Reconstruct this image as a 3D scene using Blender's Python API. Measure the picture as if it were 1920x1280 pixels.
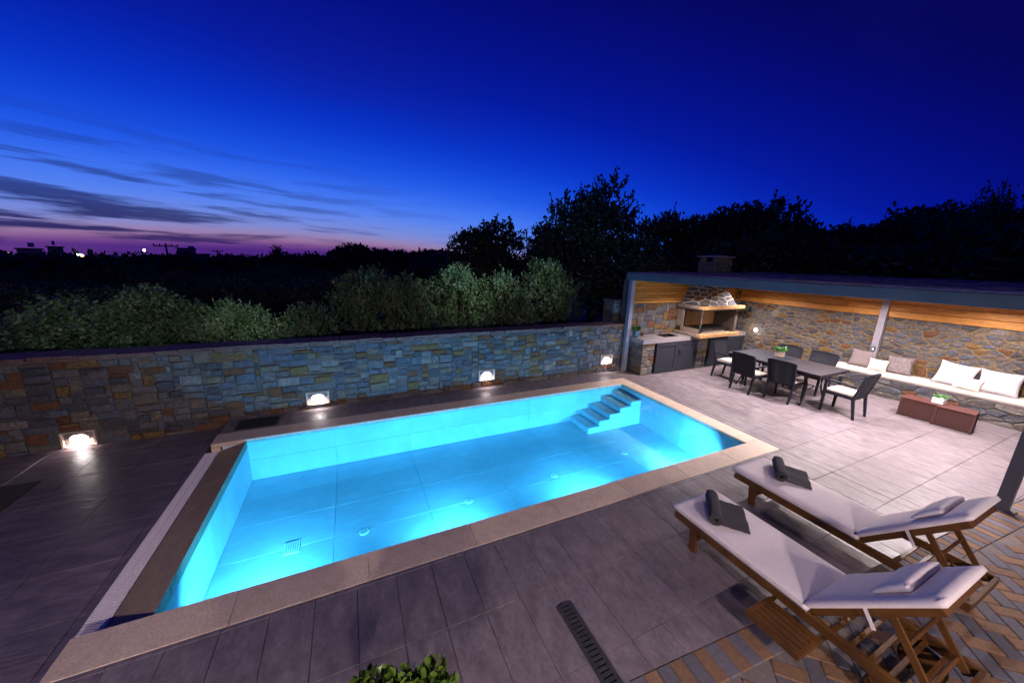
import bpy, bmesh, math, random
import numpy as np
from mathutils import Vector, Matrix

R = math.radians
rnd = random.Random(7)
for _o in list(bpy.data.objects):
    bpy.data.objects.remove(_o)
scene = bpy.context.scene
COL = scene.collection

# ------------------------------------------------------------------ camera
CAM_F = 661.143                      # focal length in pixels of the 1920 wide photograph
CAM_R = np.array([[0.9100, -0.0670, 0.4093], [-0.4135, -0.2212, 0.8832], [0.0313, -0.9729, -0.2290]])
CAM_O = np.array([1.5388, -3.07, 2.75])
_x = Vector(CAM_R[:, 0]).normalized(); _zf = Vector(CAM_R[:, 2]).normalized()
_y = _zf.cross(_x) * -1.0
_u = Vector((-CAM_R[0, 1], -CAM_R[1, 1], -CAM_R[2, 1])).normalized()
cam_data = bpy.data.cameras.new('camera'); cam = bpy.data.objects.new('camera', cam_data); COL.objects.link(cam)
cam_data.sensor_width = 36.0; cam_data.lens = CAM_F / 1920.0 * 36.0
cam_data.clip_start = 0.05; cam_data.clip_end = 3000
_m = Matrix((( _x.x, _u.x, -_zf.x, CAM_O[0]), (_x.y, _u.y, -_zf.y, CAM_O[1]), (_x.z, _u.z, -_zf.z, CAM_O[2]), (0, 0, 0, 1)))
cam.matrix_world = _m
scene.camera = cam

def ray(p):
    return CAM_R @ np.array([p[0] - 960.0, p[1] - 640.0, CAM_F])
def at_y(px, py, Y):                 # where the sight line of a pixel meets the upright plane y = Y
    r = ray((px, py)); t = (Y - CAM_O[1]) / r[1]; return CAM_O + t * r
def at_d(px, py, d):                 # the point d metres away (level distance) on the sight line
    r = ray((px, py)); t = d / math.hypot(r[0], r[1]); return CAM_O + t * r

# ------------------------------------------------------------------ view, world
scene.view_settings.view_transform = 'Standard'
scene.view_settings.look = 'None'
scene.view_settings.exposure = 0.0
scene.view_settings.gamma = 1.0
scene.view_settings.use_curve_mapping = False
scene.cycles.use_denoising = True
scene.cycles.max_bounces = 8
scene.cycles.transparent_max_bounces = 12
scene.cycles.caustics_reflective = False
scene.cycles.caustics_refractive = False
scene.cycles.sample_clamp_indirect = 6.0

world = bpy.data.worlds.new('World'); scene.world = world; world.use_nodes = True
SUNSET_AZ = -12.0                    # degrees from +Y towards +X

def build_world():
    nt = world.node_tree; N = nt.nodes; L = nt.links; N.clear()
    def n(t, **kw):
        x = N.new(t)
        for k, v in kw.items(): setattr(x, k, v)
        return x
    def math_(op, a, b=None):
        m = n('ShaderNodeMath', operation=op)
        for i, v in enumerate((a, b)):
            if v is None: continue
            if isinstance(v, (int, float)): m.inputs[i].default_value = v
            else: L.new(v, m.inputs[i])
        return m.outputs[0]
    tc = n('ShaderNodeTexCoord'); sep = n('ShaderNodeSeparateXYZ'); L.new(tc.outputs['Generated'], sep.inputs[0])
    X, Y, Z = sep.outputs
    elev = math_('MULTIPLY', math_('ARCSINE', Z), 180 / math.pi)
    hor = math_('SQRT', math_('ADD', math_('MULTIPLY', X, X), math_('MULTIPLY', Y, Y)))
    hor = math_('MAXIMUM', hor, 0.001)
    s = math_('DIVIDE', math_('ADD', math_('MULTIPLY', X, math.sin(R(SUNSET_AZ))), math_('MULTIPLY', Y, math.cos(R(SUNSET_AZ)))), hor)
    away = math_('SUBTRACT', 1.0, s)                       # 0 towards the afterglow, 2 opposite
    e2 = math_('ADD', math_('MAXIMUM', elev, 0.0), math_('MULTIPLY', math_('MULTIPLY', away, away), 14.0))
    e2 = math_('ADD', e2, math_('MULTIPLY', away, 8.0))
    t = math_('DIVIDE', e2, 40.0)
    ramp = n('ShaderNodeValToRGB'); L.new(t, ramp.inputs[0])
    cr = ramp.color_ramp; cr.interpolation = 'B_SPLINE'
    stops = [(0.0, (.050, .012, .200)), (.020, (.170, .055, .270)), (.040, (.360, .190, .330)), (.075, (.210, .270, .640)),
             (.150, (.075, .230, .930)), (.26, (.008, .095, .820)), (.40, (.001, .029, .580)), (.57, (.0008, .007, .330)),
             (.83, (.0011, .0020, .145)), (1.0, (.0014, .0015, .088))]
    while len(cr.elements) < len(stops): cr.elements.new(0.5)
    for e, (p, c) in zip(cr.elements, stops):
        e.position = p; e.color = (*c, 1)
    # long streaks of cloud, low over the afterglow
    mp = n('ShaderNodeCombineXYZ')
    azi = math_('ARCTAN2', X, Y)
    L.new(math_('MULTIPLY', azi, 2.3), mp.inputs[0])
    L.new(math_('ADD', math_('MULTIPLY', elev, 0.56), math_('MULTIPLY', azi, 1.3)), mp.inputs[1])
    wob = n('ShaderNodeTexNoise'); wob.inputs['Scale'].default_value = 1.6; wob.inputs['Detail'].default_value = 4
    L.new(mp.outputs[0], wob.inputs['Vector'])
    mix = n('ShaderNodeMix', data_type='VECTOR'); mix.inputs[0].default_value = 0.16
    L.new(mp.outputs[0], mix.inputs[4]); L.new(wob.outputs['Color'], mix.inputs[5])
    no = n('ShaderNodeTexNoise'); no.inputs['Scale'].default_value = 1.9; no.inputs['Detail'].default_value = 7; no.inputs['Roughness'].default_value = .56
    L.new(mix.outputs[1], no.inputs['Vector'])
    mr = n('ShaderNodeMapRange', interpolation_type='SMOOTHSTEP')
    mr.inputs[1].default_value = .50; mr.inputs[2].default_value = .63
    lowband = n('ShaderNodeMapRange', interpolation_type='SMOOTHSTEP'); L.new(elev, lowband.inputs[0])
    lowband.inputs[1].default_value = 15; lowband.inputs[2].default_value = 2; lowband.inputs[3].default_value = 0; lowband.inputs[4].default_value = 1
    near = n('ShaderNodeMapRange', interpolation_type='SMOOTHSTEP'); L.new(azi, near.inputs[0])
    near.inputs[1].default_value = R(18); near.inputs[2].default_value = R(-26); near.inputs[3].default_value = 0.12; near.inputs[4].default_value = 1
    L.new(math_('ADD', no.outputs['Fac'], math_('MULTIPLY', math_('MULTIPLY', lowband.outputs[0], near.outputs[0]), .045)), mr.inputs[0])
    cm = math_('MULTIPLY', math_('MULTIPLY', mr.outputs[0], lowband.outputs[0]), near.outputs[0])
    cm = math_('MULTIPLY', cm, 0.92)
    cl = n('ShaderNodeMix', data_type='RGBA'); L.new(cm, cl.inputs[0]); L.new(ramp.outputs[0], cl.inputs[6])
    cl.inputs[7].default_value = (.008, .010, .110, 1)
    # faint high veil
    hv = n('ShaderNodeTexNoise'); hv.inputs['Scale'].default_value = 1.3; hv.inputs['Detail'].default_value = 5
    mpv = n('ShaderNodeMapping'); mpv.inputs['Scale'].default_value = (1.0, 2.6, 3.0); L.new(tc.outputs['Generated'], mpv.inputs[0]); L.new(mpv.outputs[0], hv.inputs['Vector'])
    hm = n('ShaderNodeMapRange', interpolation_type='SMOOTHSTEP'); L.new(hv.outputs['Fac'], hm.inputs[0]); hm.inputs[1].default_value = .5; hm.inputs[2].default_value = .78; hm.inputs[4].default_value = .18
    hc = n('ShaderNodeMix', data_type='RGBA'); L.new(hm.outputs[0], hc.inputs[0]); L.new(cl.outputs[2], hc.inputs[6]); hc.inputs[7].default_value = (.012, .014, .22, 1)
    # the Nishita twilight below it all
    sky = n('ShaderNodeTexSky', sky_type='NISHITA', sun_disc=False)
    sky.sun_elevation = R(-4.0); sky.sun_rotation = R(SUNSET_AZ); sky.altitude = 100; sky.ozone_density = 3.0
    bg1 = n('ShaderNodeBackground'); L.new(sky.outputs[0], bg1.inputs[0]); bg1.inputs[1].default_value = 0.05
    bg2 = n('ShaderNodeBackground'); L.new(hc.outputs[2], bg2.inputs[0]); bg2.inputs[1].default_value = 1.0
    ad = n('ShaderNodeAddShader'); L.new(bg1.outputs[0], ad.inputs[0]); L.new(bg2.outputs[0], ad.inputs[1])
    out = n('ShaderNodeOutputWorld'); L.new(ad.outputs[0], out.inputs[0])
build_world()

# ------------------------------------------------------------------ materials
MATS = {}
def mat(name, c1, c2=None, rough=.6, scale=6.0, bump=0.0, bscale=None, metal=0.0, stretch=(1, 1, 1), spec=.5, detail=6, lo=.35, hi=.65,
        c3=None, s3=1.5, emis=None, estr=0, sheen=0, trans=0, coords='pos', rough2=None, bdist=.01, objvar=0, speck=0, sscale=50):
    m = bpy.data.materials.new(name); m.use_nodes = True; MATS[name] = m
    nt = m.node_tree; N = nt.nodes; L = nt.links; b = N['Principled BSDF']
    b.inputs['Roughness'].default_value = rough; b.inputs['Metallic'].default_value = metal
    b.inputs['Specular IOR Level'].default_value = spec
    if sheen: b.inputs['Sheen Weight'].default_value = sheen
    if emis:
        b.inputs['Emission Color'].default_value = (*emis, 1); b.inputs['Emission Strength'].default_value = estr
    b.inputs['Base Color'].default_value = (*c1, 1)
    if coords == 'pos': src = N.new('ShaderNodeNewGeometry').outputs['Position']
    else: src = N.new('ShaderNodeTexCoord').outputs['Object']
    mp = N.new('ShaderNodeMapping'); mp.inputs['Scale'].default_value = stretch; L.new(src, mp.inputs[0])
    if c2:
        no = N.new('ShaderNodeTexNoise'); no.inputs['Scale'].default_value = scale; no.inputs['Detail'].default_value = detail; no.inputs['Roughness'].default_value = .6
        L.new(mp.outputs[0], no.inputs['Vector'])
        mr = N.new('ShaderNodeMapRange'); mr.inputs[1].default_value = lo; mr.inputs[2].default_value = hi; L.new(no.outputs['Fac'], mr.inputs[0])
        mx = N.new('ShaderNodeMix'); mx.data_type = 'RGBA'; mx.inputs[6].default_value = (*c1, 1); mx.inputs[7].default_value = (*c2, 1)
        L.new(mr.outputs[0], mx.inputs[0]); colour = mx.outputs[2]
        if rough2 is not None:
            rr = N.new('ShaderNodeMapRange'); rr.inputs[1].default_value = lo; rr.inputs[2].default_value = hi
            rr.inputs[3].default_value = rough; rr.inputs[4].default_value = rough2; L.new(no.outputs['Fac'], rr.inputs[0]); L.new(rr.outputs[0], b.inputs['Roughness'])
        if c3:
            n3 = N.new('ShaderNodeTexNoise'); n3.inputs['Scale'].default_value = s3; n3.inputs['Detail'].default_value = 3; L.new(src, n3.inputs['Vector'])
            r3 = N.new('ShaderNodeMapRange'); r3.inputs[1].default_value = .45; r3.inputs[2].default_value = .7; L.new(n3.outputs['Fac'], r3.inputs[0])
            m3 = N.new('ShaderNodeMix'); m3.data_type = 'RGBA'; m3.inputs[7].default_value = (*c3, 1); L.new(r3.outputs[0], m3.inputs[0]); L.new(colour, m3.inputs[6]); colour = m3.outputs[2]
        if speck:
            sn_ = N.new('ShaderNodeTexNoise'); sn_.inputs['Scale'].default_value = sscale; sn_.inputs['Detail'].default_value = 5; sn_.inputs['Roughness'].default_value = .75; L.new(mp.outputs[0], sn_.inputs['Vector'])
            sr = N.new('ShaderNodeMapRange'); sr.inputs[1].default_value = .3; sr.inputs[2].default_value = .7; sr.inputs[3].default_value = 1 - speck; sr.inputs[4].default_value = 1 + speck; L.new(sn_.outputs['Fac'], sr.inputs[0])
            sv = N.new('ShaderNodeVectorMath'); sv.operation = 'SCALE'; L.new(colour, sv.inputs[0]); L.new(sr.outputs[0], sv.inputs['Scale']); colour = sv.outputs[0]
        if objvar:
            oi = N.new('ShaderNodeObjectInfo'); vr = N.new('ShaderNodeMapRange'); vr.inputs[3].default_value = 1 - objvar; vr.inputs[4].default_value = 1 + objvar
            L.new(oi.outputs['Random'], vr.inputs[0])
            vm = N.new('ShaderNodeVectorMath'); vm.operation = 'SCALE'; L.new(colour, vm.inputs[0]); L.new(vr.outputs[0], vm.inputs['Scale']); colour = vm.outputs[0]
        L.new(colour, b.inputs['Base Color'])
    if bump:
        nb = N.new('ShaderNodeTexNoise'); nb.inputs['Scale'].default_value = bscale or scale * 3; nb.inputs['Detail'].default_value = 6; L.new(mp.outputs[0], nb.inputs['Vector'])
        bp = N.new('ShaderNodeBump'); bp.inputs['Strength'].default_value = bump; bp.inputs['Distance'].default_value = bdist
        L.new(nb.outputs['Fac'], bp.inputs['Height']); L.new(bp.outputs[0], b.inputs['Normal'])
    return m

STONES = [
    mat('stone_slate_blue', (0.049, 0.056, 0.079), (0.104, 0.107, 0.123), .75, 9, .9, 34, c3=(0.069, 0.065, 0.065), s3=5, lo=.3, hi=.7, bdist=.02, speck=.55, sscale=30),
    mat('stone_slate_grey', (0.069, 0.065, 0.071), (0.138, 0.126, 0.120), .8, 10, .9, 38, c3=(0.092, 0.073, 0.055), s3=4, lo=.3, hi=.7, bdist=.02, speck=.55, sscale=30),
    mat('stone_slate_dark', (0.029, 0.031, 0.041), (0.075, 0.070, 0.077), .75, 9, .9, 34, c3=(0.052, 0.045, 0.044), s3=5, lo=.3, hi=.7, bdist=.02, speck=.55, sscale=30),
    mat('stone_buff', (0.167, 0.123, 0.071), (0.092, 0.073, 0.055), .8, 9, .9, 36, c3=(0.115, 0.101, 0.087), s3=5, lo=.3, hi=.7, bdist=.02, speck=.55, sscale=30),
    mat('stone_ochre', (0.173, 0.093, 0.019), (0.092, 0.056, 0.024), .8, 9, .9, 34, c3=(0.126, 0.079, 0.033), s3=5, lo=.3, hi=.7, bdist=.02, speck=.55, sscale=30),
    mat('stone_rust', (0.150, 0.048, 0.011), (0.075, 0.037, 0.019), .8, 9, .9, 34, c3=(0.098, 0.051, 0.024), s3=5, lo=.3, hi=.7, bdist=.02, speck=.55, sscale=30),
    mat('stone_pale', (0.207, 0.179, 0.154), (0.115, 0.101, 0.093), .8, 9, .9, 36, c3=(0.144, 0.123, 0.104), s3=5, lo=.3, hi=.7, bdist=.02, speck=.55, sscale=30)]
STONE_W_WALL = [20, 28, 16, 11, 11, 10, 4]
STONE_W_RUB = [28, 28, 18, 9, 7, 6, 4]
mat('mortar', (.105, .092, .082), (.07, .064, .06), .9, 22, .8, speck=.3, sscale=40)
mat('mortar_yellow', (.23, .155, .070), (.135, .092, .048), .9, 18, .8, speck=.4, sscale=30)
mat('slate_cap', (.17, .09, .075), (.08, .05, .045), .75, 15, .8)
mat('deck_tile', (.210, .176, .190), (.122, .099, .109), .34, 5.5, .5, 26, stretch=(1.7, .85, 1), c3=(.150, .125, .142), s3=2.4, rough2=.5, bdist=.006, objvar=0.06, speck=.42, sscale=22)
mat('deck_grout', (.17, .135, .125), (.12, .098, .092), .9, 30)
mat('lower_tile', (.205, .160, .175), (.105, .080, .092), .30, 4.5, .9, 15, stretch=(.8, 2.2, 1), c3=(.10, .085, .10), s3=1.6, rough2=.44, bdist=.008, objvar=0.1, speck=.35, sscale=18)
mat('coping_marble', (.62, .48, .365), (.50, .38, .29), .5, 9, .2, 60, c3=(.56, .44, .345), s3=3, objvar=0.06, speck=.28, sscale=55)
mat('coping_wet', (.30, .22, .135), (.23, .165, .105), .5, 9, .2, 60, c3=(.26, .185, .115), s3=3, speck=.28, sscale=55)
mat('overflow_grating', (.80, .72, .74), None, .6)
mat('pool_tile', (.66, .74, .77), (.54, .63, .67), .4, 1.3, 0, stretch=(1, 2.2, 1), c3=(.54, .62, .66), s3=.8, objvar=0.05, speck=.07, sscale=6)
mat('pool_grout', (.50, .59, .63), None, .8)
mat('pool_fitting', (.92, .93, .92), None, .35)
mat('dark_slot', (.01, .011, .013), None, .7)
mat('cast_iron', (.055, .055, .065), (.035, .035, .042), .5, 30, .2, metal=.3)
mat('brick_tan', (.205, .112, .060), (.145, .080, .044), .8, 30, .5, 120, objvar=0.18, speck=.3, sscale=60)
mat('brick_grey', (.128, .116, .138), (.092, .085, .102), .8, 30, .5, 120, objvar=0.15, speck=.3, sscale=60)
mat('brick_bed', (.075, .062, .055), None, .95)
mat('steel_grey', (.10, .155, .18), (.085, .135, .155), .45, 3, metal=.2)
mat('steel_lilac', (.30, .28, .32), (.25, .235, .27), .45, 5)
mat('post_dark', (.085, .085, .10), (.07, .07, .085), .5, 5)
mat('pine_plank', (.60, .265, .048), (.36, .145, .022), .5, 5, .25, 20, stretch=(1.2, 1.2, 14), c3=(.48, .205, .034), s3=4, objvar=0.22, speck=.4, sscale=9)
mat('plank_gap', (.05, .025, .01), None, .9)
mat('roof_slate', (.16, .12, .20), (.09, .07, .13), .8, 25, .8, 60)
mat('roof_membrane', (.62, .60, .62), (.45, .43, .46), .6, 9)
mat('teak', (.125, .052, .011), (.066, .027, .006), .42, 6, .15, 30, stretch=(1, 1, 1), coords='obj')
mat('canvas_white', (.80, .70, .68), (.74, .65, .63), .85, 40, .25, 260, sheen=.2)
mat('canvas_cream', (.62, .56, .48), (.55, .50, .42), .85, 40, .25, 260, sheen=.2)
mat('pillow_white', (.62, .59, .62), (.56, .53, .57), .85, 30, .25, 200, sheen=.2)
mat('pillow_taupe', (.20, .155, .155), (.16, .125, .125), .9, 90, .4, 200)
mat('towel_grey', (.055, .048, .058), (.032, .028, .035), .95, 60, .9, 240, sheen=.1, bdist=.02)
mat('resin_dark', (.013, .014, .022), (.010, .011, .017), .5, 20, spec=.25)
mat('table_metal', (.026, .021, .026), (.018, .015, .019), .6, 18, spec=.25)
mat('resin_brown', (.070, .026, .022), (.05, .019, .016), .5, 40, .3)
mat('lid_brown', (.085, .030, .026), (.07, .025, .021), .6, 20, spec=.2)
mat('counter_stone', (.27, .24, .25), (.21, .185, .195), .3, 16, .1, 60)
mat('door_charcoal', (.024, .026, .038), (.020, .022, .031), .6, 12, spec=.2)
mat('black_metal', (.02, .02, .022), None, .4, metal=.6)
mat('chrome', (.75, .75, .76), None, .15, metal=1)
mat('oven_stone', (.24, .185, .135), (.17, .13, .10), .8, 18, .4)
mat('oven_brick', (.42, .235, .09), (.31, .165, .06), .8, 16, .4)
mat('soot', (.05, .04, .034), (.10, .075, .05), .9, 8)
mat('hood_mortar', (.62, .57, .50), (.50, .45, .40), .9, 18, .5)
mat('ceramic_blue', (.055, .11, .14), (.045, .09, .12), .3, 8)
mat('ceramic_white', (.74, .72, .70), None, .35)
mat('leaf_green', (.045, .115, .02), (.075, .16, .03), .45, 30)
mat('leaf_bright', (.07, .22, .05), (.11, .28, .07), .5, 30)
mat('leaf_shrub', (.055, .105, .014), (.095, .15, .022), .32, 12)
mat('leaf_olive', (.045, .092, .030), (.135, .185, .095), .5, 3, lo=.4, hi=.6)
mat('leaf_olive_shaded', (.018, .026, .016), (.034, .042, .026), .55, 3)  # darker copy of the olive leaf, the unlit grove's shade in its colour
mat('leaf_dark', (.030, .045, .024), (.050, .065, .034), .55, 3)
mat('bark', (.075, .058, .045), (.045, .036, .03), .9, 12, .8)
mat('ground', (.055, .047, .036), (.035, .038, .024), .95, .8, .5)
mat('rubber_mat', (.035, .028, .026), (.025, .02, .019), .9, 60, .4)
mat('house_plaster', (.50, .46, .43), (.44, .40, .38), .9, 3)
mat('far_plaster', (.55, .36, .32), (.48, .32, .28), .9, 1)
mat('far_plaster_pale', (.65, .55, .55), (.55, .48, .48), .9, 1)
mat('roof_far', (.12, .07, .06), None, .9)
mat('pole_wood', (.05, .04, .035), None, .9)
mat('lamp_white', (.9, .9, .9), None, .4, emis=(1.0, .90, .88), estr=20)
mat('lamp_warm', (.9, .8, .6), None, .4, emis=(1.0, .55, .20), estr=7)
mat('lamp_far_white', (.9, .9, .9), None, .4, emis=(.85, .9, 1.0), estr=25)
mat('lamp_pool', (.8, .9, .95), None, .4, emis=(.15, .70, 1.0), estr=8)
mat('niche_frame', (.62, .48, .36), (.5, .39, .30), .8, 20, .3)
mat('niche_back', (.16, .13, .12), None, .8)
mat('water_lilac', (.8, .8, .8))

def weave_material(name, c1, c2, sx, sz, strength=.7):
    """fine basket weave for moulded rattan; gaps in the weave are dark lines in the colour"""
    m = bpy.data.materials.new(name); m.use_nodes = True; MATS[name] = m
    nt = m.node_tree; N = nt.nodes; L = nt.links; b = N['Principled BSDF']; b.inputs['Roughness'].default_value = .6; b.inputs['Specular IOR Level'].default_value = .25
    tc = N.new('ShaderNodeTexCoord'); mp = N.new('ShaderNodeMapping'); mp.inputs['Scale'].default_value = (sx, sx, sz); L.new(tc.outputs['Object'], mp.inputs[0])
    br = N.new('ShaderNodeTexBrick'); br.inputs['Scale'].default_value = 1; br.inputs['Mortar Size'].default_value = .03
    br.inputs['Color1'].default_value = (*c1, 1); br.inputs['Color2'].default_value = (*c2, 1); br.inputs['Mortar'].default_value = (.006, .006, .007, 1)
    sp = N.new('ShaderNodeSeparateXYZ'); cb = N.new('ShaderNodeCombineXYZ'); L.new(mp.outputs[0], sp.inputs[0])
    ad = N.new('ShaderNodeMath'); L.new(sp.outputs[0], ad.inputs[0]); L.new(sp.outputs[1], ad.inputs[1])
    L.new(ad.outputs[0], cb.inputs[0]); L.new(sp.outputs[2], cb.inputs[1]); L.new(cb.outputs[0], br.inputs['Vector'])
    L.new(br.outputs['Color'], b.inputs['Base Color'])
    bp = N.new('ShaderNodeBump'); bp.inputs['Strength'].default_value = strength; bp.inputs['Distance'].default_value = .006; bp.invert = True
    L.new(br.outputs['Fac'], bp.inputs['Height']); L.new(bp.outputs[0], b.inputs['Normal'])
    return m
weave_material('weave_dark', (.020, .023, .036), (.012, .013, .022), 14, 42)
weave_material('weave_brown', (.085, .032, .027), (.050, .019, .016), 20, 45)
weave_material('pillow_weave', (.34, .28, .28), (.13, .10, .10), 20, 38, .4)

def water_material():
    m = bpy.data.materials.new('pool_water'); m.use_nodes = True; MATS['pool_water'] = m
    nt = m.node_tree; N = nt.nodes; L = nt.links; N.clear()
    tr = N.new('ShaderNodeBsdfTransparent'); tr.inputs[0].default_value = (.60, .92, 1.0, 1)
    gl = N.new('ShaderNodeBsdfGlossy'); gl.inputs['Roughness'].default_value = .02
    geo = N.new('ShaderNodeNewGeometry')
    no = N.new('ShaderNodeTexNoise'); no.inputs['Scale'].default_value = 2.2; no.inputs['Detail'].default_value = 2; L.new(geo.outputs['Position'], no.inputs['Vector'])
    bp = N.new('ShaderNodeBump'); bp.inputs['Strength'].default_value = .12; bp.inputs['Distance'].default_value = .03; L.new(no.outputs['Fac'], bp.inputs['Height'])
    fr = N.new('ShaderNodeFresnel'); fr.inputs['IOR'].default_value = 1.33
    L.new(bp.outputs[0], gl.inputs['Normal']); L.new(bp.outputs[0], fr.inputs['Normal'])
    mx = N.new('ShaderNodeMixShader'); L.new(fr.outputs[0], mx.inputs[0]); L.new(tr.outputs[0], mx.inputs[1]); L.new(gl.outputs[0], mx.inputs[2])
    o = N.new('ShaderNodeOutputMaterial'); L.new(mx.outputs[0], o.inputs[0])
water_material()
def glass_material():
    m = bpy.data.materials.new('oven_glass'); m.use_nodes = True; MATS['oven_glass'] = m
    nt = m.node_tree; N = nt.nodes; L = nt.links; N.clear()
    tr = N.new('ShaderNodeBsdfTransparent'); tr.inputs[0].default_value = (.80, .76, .68, 1)
    gl = N.new('ShaderNodeBsdfGlossy'); gl.inputs['Roughness'].default_value = .05
    fr = N.new('ShaderNodeFresnel'); fr.inputs['IOR'].default_value = 1.5
    mx = N.new('ShaderNodeMixShader'); L.new(fr.outputs[0], mx.inputs[0]); L.new(tr.outputs[0], mx.inputs[1]); L.new(gl.outputs[0], mx.inputs[2])
    o = N.new('ShaderNodeOutputMaterial'); L.new(mx.outputs[0], o.inputs[0])
glass_material()

# ------------------------------------------------------------------ mesh helpers
class MB:
    def __init__(self): self.v = []; self.f = []
    def add(self, vs, fs):
        b = len(self.v); self.v += [tuple(x) for x in vs]; self.f += [tuple(i + b for i in f) for f in fs]; return self
    def box(self, x0, x1, y0, y1, z0, z1, bev=0.0):
        if bev <= 0:
            return self.add([(x0, y0, z0), (x1, y0, z0), (x1, y1, z0), (x0, y1, z0), (x0, y0, z1), (x1, y0, z1), (x1, y1, z1), (x0, y1, z1)],
                            [(3, 2, 1, 0), (4, 5, 6, 7), (0, 1, 5, 4), (1, 2, 6, 5), (2, 3, 7, 6), (3, 0, 4, 7)])
        bm = bmesh.new(); bmesh.ops.create_cube(bm, size=1)
        for v in bm.verts:
            v.co = Vector((x0 + (v.co.x + .5) * (x1 - x0), y0 + (v.co.y + .5) * (y1 - y0), z0 + (v.co.z + .5) * (z1 - z0)))
        bmesh.ops.bevel(bm, geom=list(bm.edges), offset=bev, segments=1, affect='EDGES')
        bm.verts.index_update(); vs = [v.co[:] for v in bm.verts]; fs = [[v.index for v in f.verts] for f in bm.faces]; bm.free()
        return self.add(vs, fs)
    def bar(self, p, q, w, h, up=(0, 0, 1)):
        """a rectangular bar from p to q, w across and h along `up`"""
        p = Vector(p); q = Vector(q); d = (q - p).normalized(); u = Vector(up)
        s = d.cross(u)
        if s.length < 1e-4: s = d.cross(Vector((0, 1, 0)))
        s.normalize(); u = s.cross(d).normalized(); s *= w / 2; u *= h / 2
        vs = [c + a * s + b * u for c in (p, q) for a, b in ((-1, -1), (1, -1), (1, 1), (-1, 1))]
        return self.add(vs, [(0, 1, 2, 3), (7, 6, 5, 4), (0, 4, 5, 1), (1, 5, 6, 2), (2, 6, 7, 3), (3, 7, 4, 0)])
    def tube(self, pts, rads, seg=8, cap=True):
        n = len(pts); rings = []
        P = [Vector(p) for p in pts]
        if not hasattr(rads, '__len__'): rads = [rads] * n
        vs = []; fs = []
        for i in range(n):
            d = (P[min(i + 1, n - 1)] - P[max(i - 1, 0)]).normalized()
            a = d.cross(Vector((0, 0, 1)))
            if a.length < .05: a = d.cross(Vector((1, 0, 0)))
            a.normalize(); b = d.cross(a)
            for k in range(seg):
                t = 2 * math.pi * k / seg; vs.append(P[i] + (a * math.cos(t) + b * math.sin(t)) * rads[i])
        for i in range(n - 1):
            for k in range(seg):
                fs.append((i * seg + k, i * seg + (k + 1) % seg, (i + 1) * seg + (k + 1) % seg, (i + 1) * seg + k))
        if cap: fs += [tuple(range(seg))[::-1], tuple(range((n - 1) * seg, n * seg))]
        return self.add(vs, fs)
    def lathe(self, prof, c=(0, 0, 0), seg=20):
        vs = []; fs = []; n = len(prof)
        for r, z in prof:
            for k in range(seg):
                t = 2 * math.pi * k / seg; vs.append((c[0] + r * math.cos(t), c[1] + r * math.sin(t), c[2] + z))
        for i in range(n - 1):
            for k in range(seg): fs.append((i * seg + k, i * seg + (k + 1) % seg, (i + 1) * seg + (k + 1) % seg, (i + 1) * seg + k))
        fs += [tuple(range(seg))[::-1], tuple(range((n - 1) * seg, n * seg))]
        return self.add(vs, fs)
    def prism(self, poly, z0, z1):
        n = len(poly)
        return self.add([(x, y, z0) for x, y in poly] + [(x, y, z1) for x, y in poly],
                        [tuple(range(n))[::-1], tuple(range(n, 2 * n))] + [(i, (i + 1) % n, n + (i + 1) % n, n + i) for i in range(n)])
    def mesh(self, name, material, smooth=False):
        me = bpy.data.meshes.new(name); me.from_pydata(self.v, [], self.f)
        me.materials.append(MATS[material] if isinstance(material, str) else material)
        if smooth: me.polygons.foreach_set('use_smooth', [True] * len(me.polygons))
        bm = bmesh.new(); bm.from_mesh(me); bmesh.ops.recalc_face_normals(bm, faces=list(bm.faces)); bm.to_mesh(me); bm.free()
        me.update(); return me
    def build(self, name, material, parent=None, loc=(0, 0, 0), rot=(0, 0, 0), smooth=False):
        return link(name, self.mesh(name, material, smooth), parent, loc, rot)

def link(name, me, parent=None, loc=(0, 0, 0), rot=(0, 0, 0)):
    o = bpy.data.objects.new(name, me); COL.objects.link(o); o.location = loc; o.rotation_euler = rot
    if parent: o.parent = parent
    return o
def tag(o, label=None, cat=None, group=None, kind=None):
    if label: o['label'] = label
    if cat: o['category'] = cat
    if group: o['group'] = group
    if kind: o['kind'] = kind
    return o
def thing(name, label, cat, loc=(0, 0, 0), rz=0, group=None):
    o = bpy.data.objects.new(name, None); COL.objects.link(o); o.location = loc; o.rotation_euler = (0, 0, rz); o.empty_display_size = .1
    return tag(o, label, cat, group)
def copy_tree(o, parent=None):
    c = o.copy(); COL.objects.link(c)
    if parent: c.parent = parent
    for ch in list(o.children): copy_tree(ch, c)
    return c
def smooth_round(o, width=.01, seg=2):
    m = o.modifiers.new('edge', 'BEVEL'); m.width = width; m.segments = seg; m.limit_method = 'ANGLE'
    return o
def lamp(name, kind, loc, energy, color, parent=None, size=.1, rot=(0, 0, 0), spread=None, spot=None, blend=.6):
    d = bpy.data.lights.new(name, kind); d.energy = energy; d.color = color
    if kind == 'AREA':
        d.shape = 'DISK'; d.size = size
        if spread: d.spread = spread
    elif kind == 'SPOT':
        d.shadow_soft_size = size; d.spot_size = spot; d.spot_blend = blend
    else: d.shadow_soft_size = size
    o = bpy.data.objects.new(name, d); COL.objects.link(o); o.location = loc; o.rotation_euler = rot
    if parent: o.parent = parent
    return o

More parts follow.
